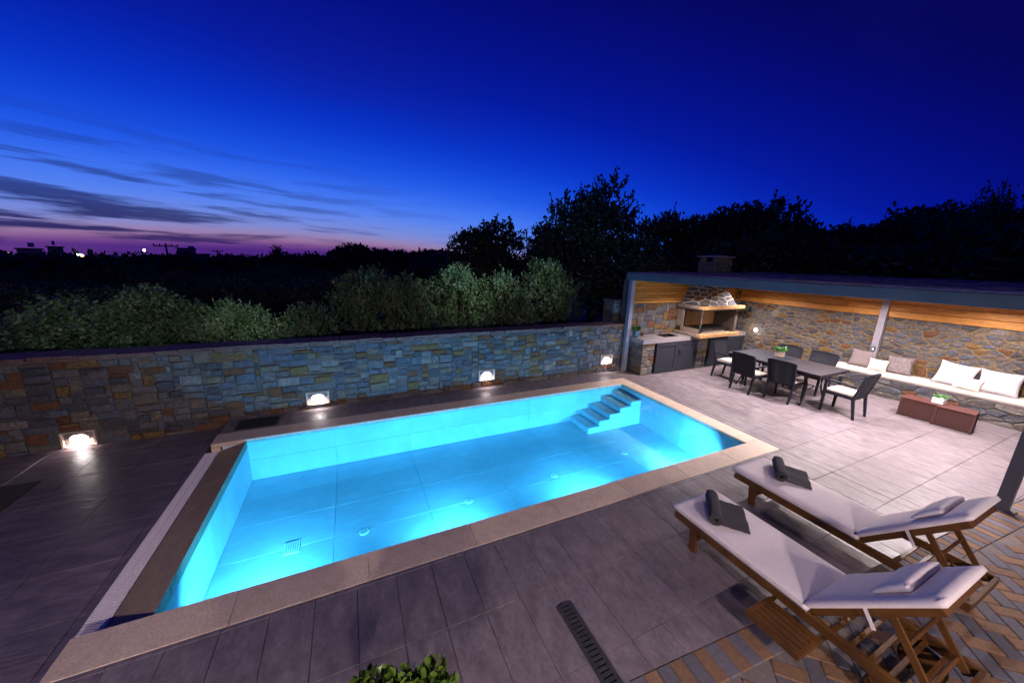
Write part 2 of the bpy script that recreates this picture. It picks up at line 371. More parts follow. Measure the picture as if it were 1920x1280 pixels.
# ---- stones: outline polygon (u,v) in the wall plane, standing out by d
def stone_mesh(poly, d, name, material, rn):
    """poly around its own centre; returns mesh with x=u, z=v, front towards -y"""
    n = len(poly); vs = []; cx = sum(p[0] for p in poly) / n; cz = sum(p[1] for p in poly) / n
    size = min(max(p[0] for p in poly) - min(p[0] for p in poly), max(p[1] for p in poly) - min(p[1] for p in poly))
    k = max(.55, 1 - .026 / max(size, .05))
    tx = rn.uniform(-.10, .10); tz = rn.uniform(-.14, .14)
    for u, v in poly: vs.append((u, .02, v))
    for u, v in poly: vs.append((u, -d * .55, v))
    for u, v in poly:
        uu = cx + (u - cx) * k; vv = cz + (v - cz) * k
        vs.append((uu, -d + tx * (uu - cx) + tz * (vv - cz) + rn.uniform(-.004, .004), vv))
    vs.append((cx, -d - rn.uniform(.0, .010), cz))
    fs = []
    for r in range(2):
        for i in range(n): fs.append((r * n + i, r * n + (i + 1) % n, (r + 1) * n + (i + 1) % n, (r + 1) * n + i))
    for i in range(n): fs.append((2 * n + i, 2 * n + (i + 1) % n, 3 * n))
    return vs, fs
def rect_outline(w, h, rn, gap=.010):
    w -= gap; h -= gap; j = lambda a: rn.uniform(-a, a)
    c = min(w, h) * rn.uniform(.05, .16); a = min(w, h) * .09
    pts = [(-w / 2 + c, -h / 2), (w / 2 - c, -h / 2), (w / 2, -h / 2 + c), (w / 2, h / 2 - c), (w / 2 - c, h / 2), (-w / 2 + c, h / 2), (-w / 2, h / 2 - c), (-w / 2, -h / 2 + c)]
    return [(x + j(a) * (1 if abs(x) < w / 2 else .3), z + j(a) * (1 if abs(z) < h / 2 else .3)) for x, z in pts]
def pack_stones(W, H, rn, cu=.085, cv=.068, holes=(), wmax=5):
    nu = max(1, round(W / cu)); nv = max(1, round(H / cv)); cu = W / nu; cv = H / nv
    occ = [[False] * nu for _ in range(nv)]
    for (a0, a1, b0, b1) in holes:
        for j in range(nv):
            for i in range(nu):
                if (i + 1) * cu > a0 + .01 and i * cu < a1 - .01 and (j + 1) * cv > b0 + .01 and j * cv < b1 - .01: occ[j][i] = True
    out = []
    for j in range(nv):
        for i in range(nu):
            if occ[j][i]: continue
            w = rn.choice([2, 3, 3, 4, 4, wmax]); h = rn.choice([1, 2, 2, 2, 3])
            if h == 1: w = max(w, 3)
            ww = 0
            while ww < w and i + ww < nu and not occ[j][i + ww]: ww += 1
            hh = 0
            while hh < h and j + hh < nv and not any(occ[j + hh][i + k] for k in range(ww)): hh += 1
            if ww >= 3 and hh >= 3 and rn.random() < .4: hh = 2
            for b in range(hh):
                for a in range(ww): occ[j + b][i + a] = True
            out.append(((i + ww / 2) * cu, (j + hh / 2) * cv, ww * cu, hh * cv))
    return out
def clip(poly, nx, nz, c):
    out = []
    for i in range(len(poly)):
        a = poly[i]; b = poly[(i + 1) % len(poly)]
        da = a[0] * nx + a[1] * nz - c; db = b[0] * nx + b[1] * nz - c
        if da <= 0: out.append(a)
        if (da < 0 < db) or (db < 0 < da):
            t = da / (da - db); out.append((a[0] + t * (b[0] - a[0]), a[1] + t * (b[1] - a[1])))
    return out
def voronoi_stones(W, H, rn, sx, sz, gap=.014, jit=.42, outline=None):
    """rubble: cells round scattered points, gaps for the mortar; returns outlines in wall coordinates"""
    pts = []; nx = max(1, round(W / sx)); nz = max(1, round(H / sz))
    for j in range(nz):
        for i in range(nx):
            pts.append(((i + .5 + (.5 if j % 2 else 0) * .6 + rn.uniform(-jit, jit)) * W / nx, (j + .5 + rn.uniform(-jit, jit)) * H / nz))
    asp = sx / sz; cells = []
    for (px, pz) in pts:
        poly = list(outline) if outline else [(0, 0), (W, 0), (W, H), (0, H)]
        for (qx, qz) in pts:
            if (qx, qz) == (px, pz) or abs(qx - px) > 3 * sx or abs(qz - pz) > 3 * sz: continue
            dx = (qx - px) / asp ** 2; dz = qz - pz; L_ = math.hypot(dx, dz)
            if L_ < 1e-6: continue
            mx = (qx + px) / 2; mz = (qz + pz) / 2
            poly = clip(poly, dx / L_, dz / L_, (mx * dx + mz * dz) / L_ - gap / 2)
            if len(poly) < 3: break
        if len(poly) < 3: continue
        # chamfer every corner so that stones are not knife-edged
        q = []
        for i in range(len(poly)):
            a = poly[i - 1]; b = poly[i]; c = poly[(i + 1) % len(poly)]
            for o_ in (a, c): q.append((b[0] + (o_[0] - b[0]) * .16, b[1] + (o_[1] - b[1]) * .16))
        ar = abs(sum(q[i][0] * q[(i + 1) % len(q)][1] - q[(i + 1) % len(q)][0] * q[i][1] for i in range(len(q)))) / 2
        if ar > .0012: cells.append(q)
    return cells
def lay_stones(parent, cells, origin, rz, rn, weights, proud=(.012, .034), limit=300, names='stone', rank=None):
    """cells: outlines in wall coordinates (u along the wall, v up); origin/rz place the wall plane (front towards local -y)"""
    cs, sn = math.cos(rz), math.sin(rz)
    items = []
    for q in cells:
        cu = sum(p[0] for p in q) / len(q); cv = sum(p[1] for p in q) / len(q)
        area = (max(p[0] for p in q) - min(p[0] for p in q)) * (max(p[1] for p in q) - min(p[1] for p in q))
        items.append((area, cu, cv, q))
    if len(items) > limit:
        key = rank or (lambda it: -it[0])
        items.sort(key=key)
    rest = {}
    for i, (area, cu, cv, q) in enumerate(items):
        m = rn.choices(STONES, weights)[0]
        vs, fs = stone_mesh([(p[0] - cu, p[1] - cv) for p in q], rn.uniform(*proud), names, m, rn)
        if i < limit:
            b = MB().add(vs, fs); o = b.build(names, m, parent, (origin[0] + cs * cu, origin[1] + sn * cu, origin[2] + cv), (0, 0, rz))
        else:
            rest.setdefault(m.name, MB()).add([(origin[0] + cs * (cu + x) - sn * y, origin[1] + sn * (cu + x) + cs * y, origin[2] + cv + z) for x, y, z in vs], fs)
    if rest:
        allb = MB(); mats = list(rest); idx = []
        for k, nm in enumerate(mats):
            idx += [k] * len(rest[nm].f); allb.add(rest[nm].v, rest[nm].f)
        me = bpy.data.meshes.new('small_stones'); me.from_pydata(allb.v, [], allb.f)
        for nm in mats: me.materials.append(MATS[nm])
        me.polygons.foreach_set('material_index', idx); me.update()
        o = link('small_stones', me, parent); o['kind'] = 'stuff'

# ================================================================== THE SETTING
PX0, PX1, PY0, PY1 = -.015, 7.15, 0.0, 2.90          # inside of the pool
FLOOR_Z, WATER_Z = -.70, -.030
LOW = -.13                                          # lower terrace on the left
WALL_Y = 3.78
def edge_y(x): return -1.79 - (x - 3.07) * .075      # where the tiles end and the brick paving starts
def front_x(y): return 7.9 + (3.72 - y) * .10        # front line of the pergola
def bench_x(y): return 12.1 + (1.07 - y) * .12       # front line of the bench
def end_x(y): return bench_x(y) + .52                # face of the pergola's end wall
SKEW = -math.atan(.12)

def build_ground():
    xs = sorted(set(list(np.concatenate([-np.geomspace(6.2, 1500, 34), np.linspace(-6, 15, 22), np.geomspace(15.5, 1500, 34)]))))
    ys = sorted(set(list(np.concatenate([-np.geomspace(8, 1200, 16), [-7.0, 3.98, 4.2], np.geomspace(4.8, 1500, 44)]))))
    rn = np.random.RandomState(3)
    def h(x, y):
        if -6.1 < x < 15.2 and -7.5 < y < 4.0: return -1.4
        d = math.hypot(x - 1.5, y + 3); az = math.degrees(math.atan2(x - 1.5, y + 3))
        z = -.25 + .10 * math.sin(x * .7 + 1) * math.sin(y * .5) * min(1, d / 20)
        left = max(0, min(1, (35 - az) / 60)); z -= left * min(36.0, max(0, d - 14) * .040)
        right = max(0, min(1, (az - 40) / 40)); z += right * min(3.0, max(0, d - 15) * .05)
        return z
    vs = [(x, y, h(x, y)) for y in ys for x in xs]; n = len(xs)
    fs = [(j * n + i, j * n + i + 1, (j + 1) * n + i + 1, (j + 1) * n + i) for j in range(len(ys) - 1) for i in range(n - 1)]
    o = MB().add(vs, fs).build('ground', 'ground', smooth=True); tag(o, kind='structure')
    return h
ground_h = build_ground()

# ---- the main terrace: a slab with separate tiles on it
terrace = MB()
terrace.box(-.45, 7.47, -2.6, -.32, -.6, -.009)
terrace.box(7.475, 13.6, -2.6, 3.22, -.6, -.009)
terrace.box(-.43, 7.47, 3.22, 3.80, -.6, -.009)
terrace.box(7.475, 13.6, 3.225, 3.80, -.6, -.009)
terrace = tag(terrace.build('terrace', 'deck_grout'), kind='structure')
tile_cache = {}
def lay_tiles(parent, x0, x1, y0, y1, ox, oy, sx, sy, z, material, name='tile', half=None, gap=.003, th=.02):
    i0 = math.floor((x0 - ox) / sx); i1 = math.ceil((x1 - ox) / sx); j0 = math.floor((y0 - oy) / sy); j1 = math.ceil((y1 - oy) / sy)
    for j in range(j0, j1):
        for i in range(i0, i1):
            a0 = max(x0, ox + i * sx) + gap / 2; a1 = min(x1, ox + (i + 1) * sx) - gap / 2
            b0 = max(y0, oy + j * sy) + gap / 2; b1 = min(y1, oy + (j + 1) * sy) - gap / 2
            if a1 - a0 < .03 or b1 - b0 < .03: continue
            poly = [(a0, b0), (a1, b0), (a1, b1), (a0, b1)]
            for (nx, ny, c) in (half or ()): poly = clip(poly, nx, ny, c)
            if len(poly) < 3: continue
            cx, cy = (a0 + a1) / 2, (b0 + b1) / 2
            loc = [(round(px - cx, 4), round(py - cy, 4)) for px, py in poly]
            key = (tuple(loc), material)
            if key not in tile_cache:
                n = len(loc); k = .002
                sh = [(px * (1 - k / max(.02, abs(px))), py * (1 - k / max(.02, abs(py)))) for px, py in loc]
                b = MB().add([(px, py, -th) for px, py in loc] + [(px, py, -.003) for px, py in loc] + [(px, py, 0) for px, py in sh],
                             [tuple(range(n))[::-1], tuple(range(2 * n, 3 * n))] + [(r * n + q, r * n + (q + 1) % n, (r + 1) * n + (q + 1) % n, (r + 1) * n + q) for r in (0, 1) for q in range(n)])
                tile_cache[key] = b.mesh(name, material)
            w_ = 0 if name == 'floor_tile' else 1
            link(name, tile_cache[key], parent, (cx, cy, z + w_ * rnd.uniform(-.0012, .0012)), (w_ * rnd.uniform(-.001, .001), w_ * rnd.uniform(-.001, .001), 0))
# half-plane: keep y > edge_y(x)  ->  -.075x - y <= 1.79 - .075*3.07
HP = [(-.075, -1.0, 1.79 - .075 * 3.07)]
SX, SY, OX, OY = .3095, .62, 1.12, -.98
lay_tiles(terrace, -.45, 7.47, -2.3, -.325, OX, OY, SX, SY, 0, 'deck_tile', half=HP)
lay_tiles(terrace, 7.475, 12.95, -2.5, 3.22, OX, OY, SX, SY, 0, 'deck_tile', half=HP)
lay_tiles(terrace, -.43, 7.47, 3.225, 3.775, OX - .15, 3.225, .62, .62, 0, 'deck_tile')

lower = MB().box(-5.2, -.525, -2.2, 3.80, -.6, LOW - .009)
lower = tag(lower.build('lower_terrace', 'deck_grout'), kind='structure')
lay_tiles(lower, -5.2, -.525, -2.2, 3.775, -.60, .35, .62, .62, LOW, 'lower_tile', gap=.005)

# ---- brick paving, herringbone with one border course along the tiles
paving = MB().box(2.9, 11.5, -5.0, -1.70, -.62, -.031)
paving = tag(paving.build('brick_paving', 'brick_bed'), kind='structure')
def brick_mesh(m):
    return MB().box(-.109, .109, -.0532, .0532, -.05, 0, .006).mesh('brick', m)
BT, BG = brick_mesh('brick_tan'), brick_mesh('brick_grey')
def lay_bricks():
    ang = math.atan(-.075); d = Vector((math.cos(ang), math.sin(ang), 0)); nrm = Vector((math.sin(ang), -math.cos(ang), 0))
    start = Vector((2.86, edge_y(2.86), 0)) ; k = 0; items = []
    while True:
        c = start + d * (.112 * k + .056) + nrm * .116
        if c.x > 9.6: break
        if c.x > 3.09: items.append((c, ang + math.pi / 2, BT if k % 2 else BG))
        k += 1
    # herringbone at 45 degrees
    a = R(-45); ca, sa = math.cos(a), math.sin(a)
    for p in range(-90, 90):
        for q in range(-70, 70):
            ux, uy = p + 2 * q, -p + 2 * q
            for (cx, cy, rz, me) in ((ux + 1, uy + .5, 0, BT), (ux + 2.5, uy + 1, math.pi / 2, BG)):
                x = 5.0 + .112 * (cx * ca - cy * sa); y = -2.8 + .112 * (cx * sa + cy * ca)
                if 2.9 < x < 10.2 and -3.4 < y < edge_y(x) - .30: items.append((Vector((x, y, 0)), rz + a, me))
    def seen(it):
        c = CAM_R.T @ (np.array([it[0].x, it[0].y, 0]) - CAM_O)
        if c[2] <= .1: return (1, 0)
        px, py = 960 + CAM_F * c[0] / c[2], 640 + CAM_F * c[1] / c[2]
        return (0 if (-20 < px < 1945 and py < 1300) else 1, c[2])
    items.sort(key=seen)
    rest = {BT: MB(), BG: MB()}
    for i, (c, rz, me) in enumerate(items):
        z = rnd.uniform(-.003, .001)
        if i < 300: link('brick', me, paving, (c.x, c.y, z), (rnd.uniform(-.012, .012), rnd.uniform(-.012, .012), rz))
        else:
            cs, sn = math.cos(rz), math.sin(rz); vs = [v.co for v in me.vertices]
            rest[me].add([(c.x + cs * v.x - sn * v.y, c.y + sn * v.x + cs * v.y, v.z + z) for v in vs], [tuple(f.vertices) for f in me.polygons])
    if rest[BT].v or rest[BG].v:
        a_ = MB().add(rest[BT].v, rest[BT].f); n1 = len(a_.f); a_.add(rest[BG].v, rest[BG].f)
        me = bpy.data.meshes.new('distant_bricks'); me.from_pydata(a_.v, [], a_.f); me.materials.append(MATS['brick_tan']); me.materials.append(MATS['brick_grey'])
        me.polygons.foreach_set('material_index', [0] * n1 + [1] * (len(a_.f) - n1)); me.update()
        link('distant_bricks', me, paving)['kind'] = 'stuff'
    print('bricks', len(items))
lay_bricks()

# ---- the pool: shell, tiles, coping, water
shell = MB()
shell.box(PX0 - .30, PX1 + .30, PY0 - .30, PY1 + .30, FLOOR_Z - .30, FLOOR_Z - .012)      # bed
shell.box(PX0 - .30, PX1 + .30, PY1 + .012, PY1 + .30, FLOOR_Z - .012, -.055)
shell.box(PX0 - .30, PX1 + .30, PY0 - .30, PY0 - .012, FLOOR_Z - .012, -.055)
shell.box(PX1 + .012, PX1 + .30, PY0 - .012, PY1 + .012, FLOOR_Z - .012, -.055)
shell.box(PX0 - .30, PX0 - .012, PY0 - .012, PY1 + .012, FLOOR_Z - .012, -.135)
pool = tag(shell.build('swimming_pool', 'pool_grout'), 'long rectangular swimming pool glowing turquoise from underwater lights', 'pool')
lay_tiles(pool, PX0, PX1, PY0, PY1, 1.16 - 1.195, 0.0, 1.195, .6, FLOOR_Z, 'pool_tile', 'floor_tile', gap=.0035, th=.012)
def wall_tiles(axis, fixed, a0, a1, o, s, sign, rows):
    """tiles on an upright pool side; axis 'x' = wall runs along x"""
    for (z0, z1) in rows:
        i0 = math.floor((a0 - o) / s); i1 = math.ceil((a1 - o) / s)
        for i in range(i0, i1):
            b0 = max(a0, o + i * s) + .0016; b1 = min(a1, o + (i + 1) * s) - .0016
            if b1 - b0 < .03: continue
            c = (b0 + b1) / 2; h = (b1 - b0) / 2; hz = (z1 - z0) / 2 - .0016
            b = MB().box(-h, h, 0, .010, -hz, hz, .001) if axis == 'x' else MB().box(0, .010, -h, h, -hz, hz, .001)
            off = fixed if sign > 0 else fixed - .010
            loc = (c, off, (z0 + z1) / 2) if axis == 'x' else (off, c, (z0 + z1) / 2)
            b.build('wall_tile', 'pool_tile', pool, loc)
rows = [(FLOOR_Z + .002, -.36), (-.36, -.058)]
wall_tiles('x', PY1, PX0, PX1, 1.16 - 1.195, 1.195, 1, rows)
wall_tiles('x', PY0, PX0, PX1, 1.16 - 1.195, 1.195, -1, rows)
wall_tiles('y', PX1, PY0, PY1, 0, 1.195, 1, rows)
wall_tiles('y', PX0, PY0, PY1, 0, 1.195, -1, [(FLOOR_Z + .002, -.36), (-.36, -.135)])
# steps in the far corner
sx = [5.78, 6.05, 6.31, 6.58, 6.86, PX1 - .003]; sz = [-.575, -.465, -.36, -.255, -.155]
for i in range(5):
    b = MB().box(sx[i], PX1 - .003 - .001 * i, 2.24 + .0015 * i, PY1 - .003, (FLOOR_Z + .002) if i == 0 else sz[i - 1], sz[i], .004)
    st = b.build('step', 'pool_tile', pool)
    MB().box(sx[i] + .02, sx[i + 1] - .02, 2.26, PY1 - .02, sz[i] + .001, sz[i] + .005).build('tread_tile', 'pool_tile', st)
# inlets and the drain on the floor
for (x, y) in ((1.50, 1.15), (2.91, 1.21), (4.39, 1.28), (5.98, 1.40)):
    inl = MB().lathe([(.062, 0), (.060, .005), (.052, .009), (.0, .010)], (0, 0, 0), 18).build('inlet', 'pool_fitting', pool, (x, y, FLOOR_Z), smooth=False)
    sl = MB()
    for k in range(6):
        t = k * math.pi / 3; sl.box(.024 * math.cos(t) - .005, .024 * math.cos(t) + .005, .024 * math.sin(t) - .005, .024 * math.sin(t) + .005, .0092, .0108)
    sl.build('slot', 'dark_slot', inl)
dr = MB().box(-.085, .085, -.10, .10, 0, .010, .003).build('drain_cover', 'pool_fitting', pool, (.705, 1.20, FLOOR_Z), (0, 0, .02))
sl = MB()
for i in range(6):
    for j in range(7):
        if (i + j) % 2 == 0 or True: sl.box(-.064 + i * .0235, -.064 + i * .0235 + .011, -.075 + j * .0235, -.075 + j * .0235 + .008, .0095, .0112)
sl.build('slot', 'dark_slot', dr)

coping = thing('pool_coping', None, None); tag(coping, kind='structure')
def slabs(x0, x1, y0, y1, n, along, z0=-.055, z1=.0015):
    for i in range(n):
        if along == 'x':
            a = x0 + (x1 - x0) * i / n; b = x0 + (x1 - x0) * (i + 1) / n; bb = MB().box(a + .001, b - .001, y0, y1, z0, z1, .004)
        else:
            a = y0 + (y1 - y0) * i / n; b = y0 + (y1 - y0) * (i + 1) / n; bb = MB().box(x0, x1, a + .001, b - .001, z0, z1, .004)
        bb.build('coping_slab', 'coping_marble', coping)
slabs(-.452, 7.468, -.318, .004, 8, 'x')
slabs(-.44, 7.468, 2.896, 3.218, 8, 'x')
slabs(7.148, 7.468, .006, 2.894, 3, 'y')
MB().box(-.44, -.332, 2.892, 3.216, -.30, -.056).build('coping_end_block', 'coping_marble', coping)
MB().box(-.452, -.36, -.316, .0, -.30, -.056).build('coping_end_block', 'coping_marble', coping)
weir = thing('overflow_edge', None, None); tag(weir, kind='structure')
for i in range(3):
    ya, yb = .006 + i * .962, .006 + (i + 1) * .962 - .003
    MB().add([(-.345, ya, -.133), (PX0 - .0005, ya, -.133), (PX0 - .0005, ya, -.026), (-.345, ya, -.122), (-.345, yb, -.133), (PX0 - .0005, yb, -.133), (PX0 - .0005, yb, -.026), (-.345, yb, -.122)],
             [(0, 1, 2, 3), (7, 6, 5, 4), (0, 4, 5, 1), (1, 5, 6, 2), (2, 6, 7, 3), (3, 7, 4, 0)]).build('edge_slab', 'coping_wet', weir)
gr = MB().box(-.523, -.347, .004, 2.888, -.30, -.145); gr.build('channel', 'dark_slot', weir)
gb = MB(); y = .01
while y < 2.885:
    gb.box(-.517, -.352, y, y + .017, -.144, -.120); y += .026
for x in (-.512, -.436, -.360): gb.box(x, x + .008, .006, 2.886, -.1435, -.1185)
gb.build('grating', 'overflow_grating', weir)
wm = MB().box(PX0 + .001, PX1 - .0005, PY0 + .0005, PY1 - .0005, 0, 0)
wv = [(PX0 - .002, PY0, 0), (PX1, PY0, 0), (PX1, PY1, 0), (PX0 - .002, PY1, 0)]
water = MB().add(wv, [(0, 1, 2, 3)]).build('pool_water', 'pool_water', None, (0, 0, WATER_Z)); tag(water, kind='structure')

# underwater lights on the near side, under the coping
def pool_light(x, k):
    t = thing('pool_light', ['round underwater light on near pool side, closest to overflow edge', 'round underwater light on near pool side, second from overflow edge',
        'round underwater light on near pool side, third from overflow edge', 'round underwater light on near pool side, below the sun loungers'][k], 'pool light', (x, PY0 + .001, -.40), 0, 'underwater pool lights')
    b = MB(); b.tube([(0, 0, 0), (0, .018, 0)], .11, 20); b.build('housing', 'pool_fitting', t)
    b = MB(); b.tube([(0, .0185, 0), (0, .026, 0)], [.085, .07], 20); b.build('lens', 'lamp_pool', t)
    lamp('pool_lamp', 'AREA', (0, .034, 0), POOL_W, (.075, .51, 1.0), t, .16, (R(78), 0, 0), R(126))
POOL_W = 90
for k, x in enumerate((.55, 2.55, 4.6, 6.6)): pool_light(x, k)
# skimmer hatch behind the far coping
t = thing('skimmer_grate', 'dark square mesh grate let into the strip behind the pool', 'grate', (.035, 3.455, .0))
MB().box(-.285, .285, -.185, .185, .0015, .006).build('frame', 'cast_iron', t)
b = MB()
for i in range(23): b.box(-.27 + i * .0235, -.27 + i * .0235 + .009, -.17, .17, .0065, .012)
for j in range(13): b.box(-.27, .256, -.17 + j * .0275, -.17 + j * .0275 + .008, .0065, .0105)
b.build('mesh_grid', 'dark_slot', t)
# slot drain in the foreground
def slot_drain(x, y0, y1, label, rz=0.0):
    L_ = y1 - y0; t = thing('slot_drain', label, 'drain grate', (x, (y0 + y1) / 2, .0), rz, 'slotted drain channels')
    w = .068; b = MB()
    b.box(-w, -w + .028, -L_ / 2, L_ / 2, .001, .011); b.box(w - .028, w, -L_ / 2, L_ / 2, .001, .011)
    y = -L_ / 2
    while y < L_ / 2 - .01:
        b.box(-w + .0285, w - .0285, y, y + .020, .001, .0105); y += .036
    b.build('grating', 'cast_iron', t); MB().box(-w + .004, w - .004, -L_ / 2 + .002, L_ / 2 - .002, .0003, .0009).build('channel', 'dark_slot', t)
slot_drain(2.965, -2.15, -1.165, 'long dark slotted drain grate let into the tiles by the brick paving')
slot_drain(8.05, -2.12, -1.90, 'short dark slotted drain grate beside the dark pergola post')
# the dark mat on the lower terrace
b = MB().box(-4.3, -2.11, .6, 2.84, LOW + .002, LOW + .016, .004)
tag(b.build('floor_mat', 'rubber_mat'), 'flat dark mat on the lower terrace tiles at the left', 'mat')

# ================================================================== STONE WALLS
def garden_wall():
    rn = random.Random(21); X0, X1 = -5.3, 7.84; z0 = LOW - .02; top = 1.16
    core = MB()
    lamps = [(-2.19, .005), (.89, .205), (4.12, .28), (7.36, .335)]
    core.box(X0, X1, WALL_Y + .002, WALL_Y + .34, z0 - .3, top)
    wall = core.build('garden_wall', 'mortar'); tag(wall, 'long stone wall of slate and ochre blocks behind the pool', 'stone wall')
    holes = [(x - .19 - X0, x + .19 - X0, z - .115 - z0, z + .115 - z0) for x, z in lamps]
    packed = pack_stones(X1 - X0, top - z0, rn, .070, .057, holes)
    cells = [[(u + p[0], v + p[1]) for p in rect_outline(w, h, rn)] for u, v, w, h in packed]
    lay_stones(wall, cells, (X0, WALL_Y, z0), 0, rn, STONE_W_WALL, (.004, .042), 300, 'stone', lambda it: (0 if it[1] + X0 > -3.6 else 1, -it[0]))
    # ragged slate cap, thin pieces one on the other
    x = X0
    while x < X1:
        w = rn.uniform(.22, .5); x2 = min(X1, x + w); z = top + .001
        for k in range(2):
            hh = rn.uniform(.028, .045); f = rn.uniform(-.035, .0)
            poly = [(x + .004, WALL_Y + f - .03 + rn.uniform(-.015, .015)), ((x + x2) / 2, WALL_Y + f - .03 + rn.uniform(-.02, .02)), (x2 - .004, WALL_Y + f - .03 + rn.uniform(-.015, .015)), (x2 - .004, WALL_Y + .37), (x + .004, WALL_Y + .37)]
            MB().prism(poly, z, z + hh).build('cap_slate', 'slate_cap', wall); z += hh + .002
        x = x2
    print('wall stones', len(cells))
    return lamps
WALL_LAMPS = garden_wall()
lamp_words = ['oval wall lamp glowing in its niche above the lower terrace', 'oval wall lamp glowing in its niche near the skimmer grate',
              'oval wall lamp glowing in its niche behind the middle of the pool', 'oval wall lamp glowing in its niche beside the pergola post']
for k, (x, z) in enumerate(WALL_LAMPS):
    t = thing('wall_lamp', lamp_words[k], 'wall lamp', (x, WALL_Y, z - .1), 0, 'recessed oval lamps along the garden wall')
    MB().box(-.165, .165, -.006, .0015, .0, .2).build('niche_back', 'niche_back', t)
    b = MB(); b.box(-.182, -.162, -.042, .0, -.002, .2); b.box(.162, .182, -.042, .0, -.002, .2); b.box(-.182, .182, -.046, .0, -.022, -.003); b.box(-.182, .182, -.04, .0, .201, .212)
    b.build('niche_frame', 'niche_frame', t)
    def oval(rx, rz, y, n=24): return [(rx * math.cos(2 * math.pi * i / n), y, .108 + rz * math.sin(2 * math.pi * i / n)) for i in range(n)]
    n = 24; b = MB(); b.add(oval(.104, .060, -.0065) + oval(.104, .060, -.026), [tuple(range(n, 2 * n))] + [(i, (i + 1) % n, n + (i + 1) % n, n + i) for i in range(n)]); b.build('bezel', 'pool_fitting', t)
    b = MB(); b.add(oval(.090, .047, -.0265) + oval(.07, .034, -.036), [tuple(range(n, 2 * n))] + [(i, (i + 1) % n, n + (i + 1) % n, n + i) for i in range(n)]); b.build('lens', 'lamp_white', t)
    lamp('wall_lamp_light', 'AREA', (0, -.05, .10), 6.5, (1.0, .86, .84), t, .15, (R(48), 0, 0), R(160))
# stone pier just behind the wall by the pergola
def pier():
    rn = random.Random(5); p = at_y(1158, 600, 4.35)
    o = MB().box(7.83, 8.30, 4.22, 4.62, -.5, 1.72).build('stone_pier', 'mortar'); tag(o, 'short stone pier behind the wall next to the pergola post', 'stone pier')
    for (org, rz, W) in (((7.83, 4.218, -.4), 0, .47), ((7.828, 4.62, -.4), -math.pi / 2, .40)):
        cells = [[(u + q[0], v + q[1]) for q in rect_outline(w, h, rn)] for u, v, w, h in pack_stones(W, 2.1, rn, .09, .09)]
        lay_stones(o, cells, org, rz, rn, STONE_W_WALL)
    MB().box(7.80, 8.33, 4.18, 4.65, 1.722, 1.78, .01).build('cap_slate', 'slate_cap', o)
pier()

